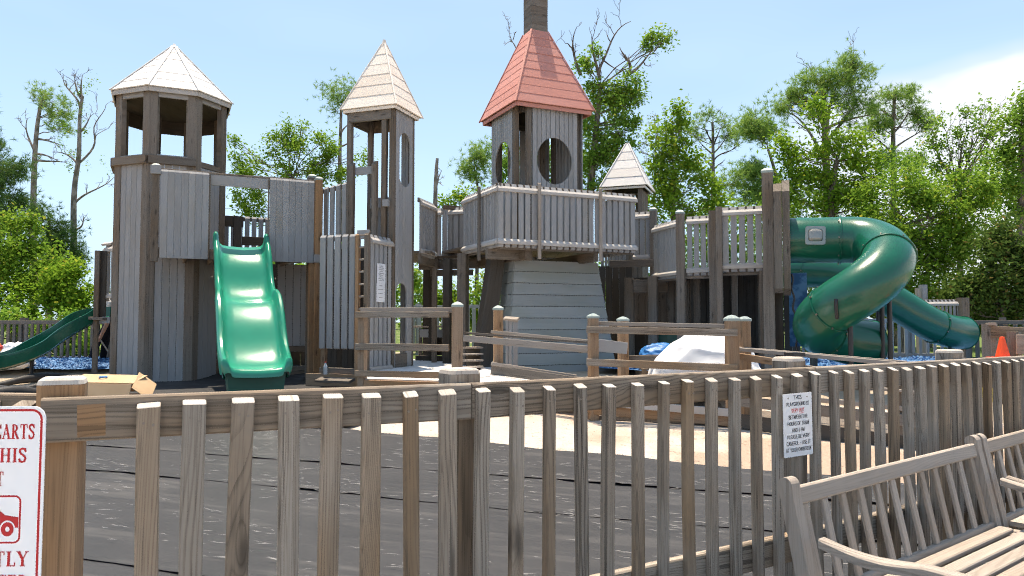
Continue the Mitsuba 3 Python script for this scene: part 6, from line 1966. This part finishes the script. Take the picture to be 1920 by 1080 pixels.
# ---- behind the red roof
tree('oak_tree', 'tall half-bare tree with leafy lower crown and dead top branches right of the red roof', 26.5, [(1105, 560), (1105, 400), (1112, 300), (1120, 220), (1125, 160)],
     [(1125, 165, 20, 14), (1110, 155, 16, 12), (1150, 160, 20, 16), (1185, 150, 26, 14), (1200, 175, 16, 14), (1180, 165, 22, 14), (1150, 195, 26, 22), (1120, 200, 28, 26), (1170, 215, 24, 20), (1140, 235, 36, 24), (1180, 245, 18, 12), (1125, 270, 34, 28), (1165, 255, 20, 12), (1120, 310, 26, 26), (1140, 300, 24, 20), (1240, 73, 14, 7), (1222, 72, 14, 9), (1248, 70, 10, 6), (1122, 97, 12, 8), (1097, 118, 12, 7), (1098, 130, 8, 6), (1215, 85, 8, 8), (1115, 340, 30, 24), (1150, 330, 26, 20), (1195, 195, 16, 14), (1165, 180, 30, 20), (1190, 225, 18, 14), (1135, 175, 30, 20), (1150, 280, 34, 24), (1185, 270, 18, 14), (1105, 230, 24, 30), (1105, 290, 20, 40)],
     'leaf', 'leaf_mid', 121, 0.22, 'bark', dens=135, per_area=8, sub=0.19, L=0.08, W=0.042,
     bare=[[(1125, 150), (1124, 130), (1135, 105), (1146, 78), (1160, 55), (1183, 40)], [(1122, 140), (1115, 110), (1110, 85), (1115, 60)], [(1175, 140), (1195, 128), (1212, 108), (1230, 88)], [(1178, 138), (1180, 118), (1168, 100), (1162, 88)], [(1088, 140), (1078, 110), (1074, 80), (1082, 50)], [(1160, 205), (1178, 190), (1185, 172)]])
tree('leafy_tree', 'green tree standing right behind the red roofed cabin, glimpsed through its openings', 28, [(990, 560), (990, 420), (990, 340)], [(945, 300, 22, 40), (985, 315, 30, 36), (1040, 315, 40, 36), (1078, 300, 22, 44), (930, 340, 20, 20), (1010, 345, 50, 24)], 'leaf', 'leaf_mid', 128, 0.14, dens=120, per_area=6, sub=0.24)
tree('dead_tree', 'bare grey twigs rising left of the red roof', 30, [(985, 300), (985, 180), (972, 105)], [], 'leaf', 'leaf_mid', 122, 0.07, 'bark_pale', bare=[[(974, 110), (966, 88), (958, 72), (955, 50)], [(968, 92), (958, 78), (946, 85)], [(962, 75), (966, 60)]])
tree('leafy_tree', 'vine-covered bright green tree right of the small white roofed tower', 24, [(1262, 600), (1262, 420), (1265, 330)],
     [(1240, 262, 22, 14), (1250, 285, 32, 22), (1285, 280, 24, 18), (1262, 315, 40, 26), (1235, 320, 20, 26), (1300, 310, 28, 24), (1250, 350, 36, 30), (1310, 350, 34, 24), (1258, 240, 14, 8), (1230, 375, 34, 22), (1280, 385, 46, 26), (1340, 380, 36, 28), (1275, 228, 8, 8), (1270, 210, 7, 6)],
     'leaf', 'leaf_vine', 123, 0.15, dens=150, per_area=7, sub=0.22)
tree('leafy_tree', 'thin grey-green tree with wispy twigs behind the vine-covered tree', 29, [(1225, 420), (1228, 330), (1230, 260)], [(1228, 225, 10, 8), (1215, 250, 14, 10), (1240, 245, 14, 10), (1225, 275, 22, 14), (1215, 300, 14, 10), (1275, 212, 8, 6), (1285, 240, 20, 12), (1262, 250, 14, 10), (1205, 268, 10, 8)], 'leaf', 'leaf_grey', 124, 0.08, dens=55, per_area=8, sub=0.18, L=0.05, W=0.025,
     bare=[[(1229, 300), (1215, 290), (1200, 285), (1190, 270)], [(1230, 270), (1238, 240), (1250, 225)], [(1250, 260), (1270, 235), (1277, 205)]])
tree('pine_tree', 'umbrella-shaped pine with an open branching crown against the sky', 34, [(1337, 420), (1337, 330), (1337, 280), (1336, 230)],
     [(1338, 214, 24, 8), (1318, 224, 16, 8), (1358, 222, 20, 10), (1365, 236, 12, 9), (1305, 238, 12, 6), (1300, 255, 20, 9), (1285, 245, 8, 6), (1372, 252, 12, 6), (1385, 250, 8, 5), (1365, 262, 10, 4)], 'needle', 'needle', 125, 0.15, 'bark', dens=44, per_area=4,
     bare=[[(1337, 305), (1350, 290), (1370, 282), (1386, 270)], [(1337, 318), (1325, 302), (1310, 290)], [(1337, 290), (1320, 275), (1308, 262)], [(1337, 288), (1352, 272), (1362, 255)], [(1337, 318), (1346, 310), (1354, 304)], [(1337, 275), (1345, 255), (1352, 238)], [(1336, 270), (1326, 250), (1318, 235)]])
# ---- right-hand trees
tree('pine_tree', 'spreading pine bough reaching left above the tube platform', 30, [(1480, 480), (1455, 330), (1440, 280)], [(1418, 228, 22, 12), (1438, 240, 24, 12), (1405, 238, 14, 8), (1425, 250, 18, 8), (1395, 330, 30, 20), (1375, 345, 26, 18), (1420, 320, 28, 18), (1440, 345, 26, 24), (1380, 370, 30, 14), (1425, 375, 30, 20)], 'needle', 'needle', 131, 0.14, dens=75, per_area=4)
tree('pine_tree', 'tallest pine, broad ragged crown of many branches against the sky', 31, [(1553, 600), (1552, 400), (1548, 280), (1545, 200), (1540, 150)],
     [(1472, 192, 18, 10), (1462, 205, 14, 10), (1490, 180, 14, 8), (1500, 165, 18, 12), (1520, 150, 22, 14), (1540, 140, 26, 12), (1515, 185, 24, 14), (1545, 175, 22, 16), (1560, 160, 16, 14), (1570, 190, 16, 12), (1585, 148, 20, 10), (1605, 112, 18, 8), (1590, 122, 14, 7), (1620, 135, 22, 9), (1600, 150, 24, 10), (1610, 170, 26, 12), (1625, 195, 14, 12), (1600, 205, 26, 12), (1580, 225, 20, 10), (1530, 210, 14, 10)],
     'needle', 'needle', 132, 0.26, 'bark', dens=62, per_area=4.5,
     bare=[[(1550, 300), (1525, 260), (1500, 225), (1480, 212), (1465, 213)], [(1548, 270), (1570, 240), (1590, 215), (1612, 180)], [(1550, 250), (1556, 200), (1570, 160), (1600, 125)], [(1550, 240), (1600, 222), (1640, 215)], [(1546, 180), (1530, 150), (1515, 120)], [(1545, 240), (1530, 200), (1522, 170)]])
tree('leafy_tree', 'broad bright green tree in front of the tallest pine, above the tube slide', 24.5, [(1560, 600), (1558, 460), (1560, 360), (1570, 300)],
     [(1482, 265, 26, 18), (1470, 290, 26, 22), (1500, 290, 22, 18), (1530, 205, 14, 18), (1540, 235, 18, 18), (1590, 255, 26, 22), (1560, 290, 36, 26), (1600, 300, 34, 26), (1480, 330, 30, 30), (1520, 330, 34, 28), (1570, 340, 44, 32), (1625, 330, 26, 30), (1500, 375, 40, 30), (1560, 390, 50, 24), (1620, 380, 34, 30), (1630, 290, 20, 18)],
     'leaf', 'leaf_vine', 133, 0.22, dens=150, per_area=6, sub=0.25)
tree('pine_tree', 'greyer open pine right of the tallest pine, in front of the white cloud', 33, [(1675, 560), (1675, 330), (1675, 240), (1678, 170)],
     [(1690, 172, 22, 8), (1665, 182, 18, 9), (1705, 190, 26, 10), (1728, 205, 18, 12), (1650, 205, 18, 10), (1680, 215, 34, 12), (1720, 225, 24, 10), (1645, 235, 24, 14), (1670, 245, 26, 12), (1628, 240, 16, 12), (1700, 300, 30, 20), (1740, 235, 12, 10), (1660, 300, 30, 24)],
     'needle', 'needle', 134, 0.18, 'bark', dens=48, per_area=4, bare=[[(1675, 280), (1695, 265), (1720, 250), (1740, 235)], [(1675, 290), (1655, 270), (1635, 255)], [(1675, 250), (1695, 225), (1710, 200)]])
tree('leafy_tree', 'dark sparse tree with bare forks showing, in front of the white cloud', 27, [(1800, 560), (1800, 400), (1798, 350)],
     [(1765, 220, 20, 12), (1745, 240, 18, 14), (1790, 245, 24, 16), (1810, 212, 14, 9), (1840, 202, 22, 11), (1860, 212, 14, 12), (1830, 235, 26, 16), (1855, 250, 20, 18), (1770, 275, 30, 16), (1810, 285, 30, 18), (1845, 290, 28, 18), (1750, 310, 24, 20), (1790, 330, 30, 22), (1830, 330, 30, 24), (1870, 235, 8, 10)],
     'leaf', 'leaf_mid', 135, 0.17, 'bark', dens=80, per_area=9, sub=0.20, L=0.075, W=0.04, bare=[[(1799, 360), (1775, 320), (1755, 280), (1745, 240)], [(1799, 355), (1820, 310), (1845, 270), (1860, 225)], [(1799, 350), (1800, 300), (1810, 250)]])
tree('leafy_tree', 'dense dark green tree rising at the right edge', 25, [(1915, 600), (1915, 350), (1915, 250)], [(1915, 195, 20, 16), (1905, 220, 26, 20), (1925, 240, 34, 30), (1895, 265, 26, 24), (1880, 300, 30, 26), (1920, 300, 40, 40), (1870, 340, 36, 28), (1910, 370, 50, 40), (1885, 245, 10, 14), (1950, 200, 40, 60)], 'leaf', 'leaf_mid', 136, 0.2, dens=130, per_area=6, sub=0.25)
tree('leafy_tree', 'wide fresh green tree behind the straight tube slide', 22.5, [(1700, 620), (1705, 500), (1730, 430)],
     [(1660, 400, 44, 30), (1720, 380, 50, 34), (1780, 385, 50, 30), (1840, 375, 44, 30), (1690, 440, 40, 34), (1750, 440, 50, 34), (1810, 430, 46, 36), (1730, 490, 46, 30), (1775, 500, 44, 36), (1700, 520, 40, 34), (1745, 550, 50, 36), (1800, 480, 36, 30), (1640, 440, 30, 30), (1650, 360, 40, 22), (1700, 350, 40, 20), (1830, 340, 40, 20)],
     'leaf', 'leaf_bright', 137, 0.2, dens=170, per_area=6, sub=0.26, L=0.075, W=0.042, bare=[[(1702, 421), (1730, 412), (1760, 405), (1800, 390)]])
tree('magnolia_bush', 'dark glossy big-leaved bush with bronze leaves in the lower right background', 20.5, [(1880, 640), (1880, 560)],
     [(1890, 440, 34, 30), (1860, 470, 36, 34), (1910, 490, 40, 44), (1850, 520, 44, 36), (1890, 550, 50, 40), (1830, 555, 34, 34), (1930, 560, 40, 60), (1800, 570, 30, 26), (1870, 590, 60, 20)], 'leaf', 'leaf_dark', 138, 0.12, dens=230, per_area=7, sub=0.24, L=0.085, W=0.042, cat='bush')
tree('leafy_bush', 'green undergrowth behind the tube platform and under the tall trees', 26, [(1400, 600), (1400, 500)],
     [(1230, 410, 30, 24), (1300, 420, 60, 30), (1380, 420, 50, 30), (1460, 410, 40, 34), (1300, 480, 80, 50), (1420, 480, 80, 50), (1540, 440, 60, 30), (1540, 520, 70, 50), (1640, 500, 60, 60), (1620, 580, 60, 30), (1200, 480, 50, 60)], 'leaf', 'leaf_mid', 139, 0.1, dens=110, per_area=4, sub=0.3, cat='bush')
tree('leafy_tree', 'farther rank of green trees filling the gaps at the right', 31, [(1740, 600), (1740, 440)], [(1420, 420, 60, 40), (1500, 380, 60, 40), (1600, 380, 70, 50), (1700, 340, 60, 50), (1700, 420, 70, 50), (1790, 360, 60, 44), (1800, 430, 70, 50), (1880, 340, 60, 50), (1900, 430, 70, 60), (1730, 290, 30, 26)], 'leaf', 'leaf_mid', 142, 0.16, dens=62, per_area=4, sub=0.3)
tree('leafy_bush', 'dark far undergrowth along the right behind the grey back fence', 28, [(1700, 600), (1700, 560)], [(1500, 570, 60, 36), (1580, 560, 60, 40), (1680, 570, 80, 50), (1800, 560, 80, 60), (1900, 560, 80, 60)], 'leaf', 'leaf_dark', 140, 0.1, dens=80, per_area=3, sub=0.35, L=0.1, W=0.06, cat='bush')
tree('leafy_bush', 'green undergrowth far behind the left towers', 30, [(460, 620), (460, 560)], [(250, 560, 60, 50), (400, 540, 90, 60), (520, 540, 90, 60), (640, 540, 80, 60), (740, 560, 60, 50), (1000, 560, 80, 50), (1100, 540, 60, 60)], 'leaf', 'leaf_mid', 141, 0.1, dens=75, per_area=3, sub=0.35, L=0.1, W=0.06, cat='bush')
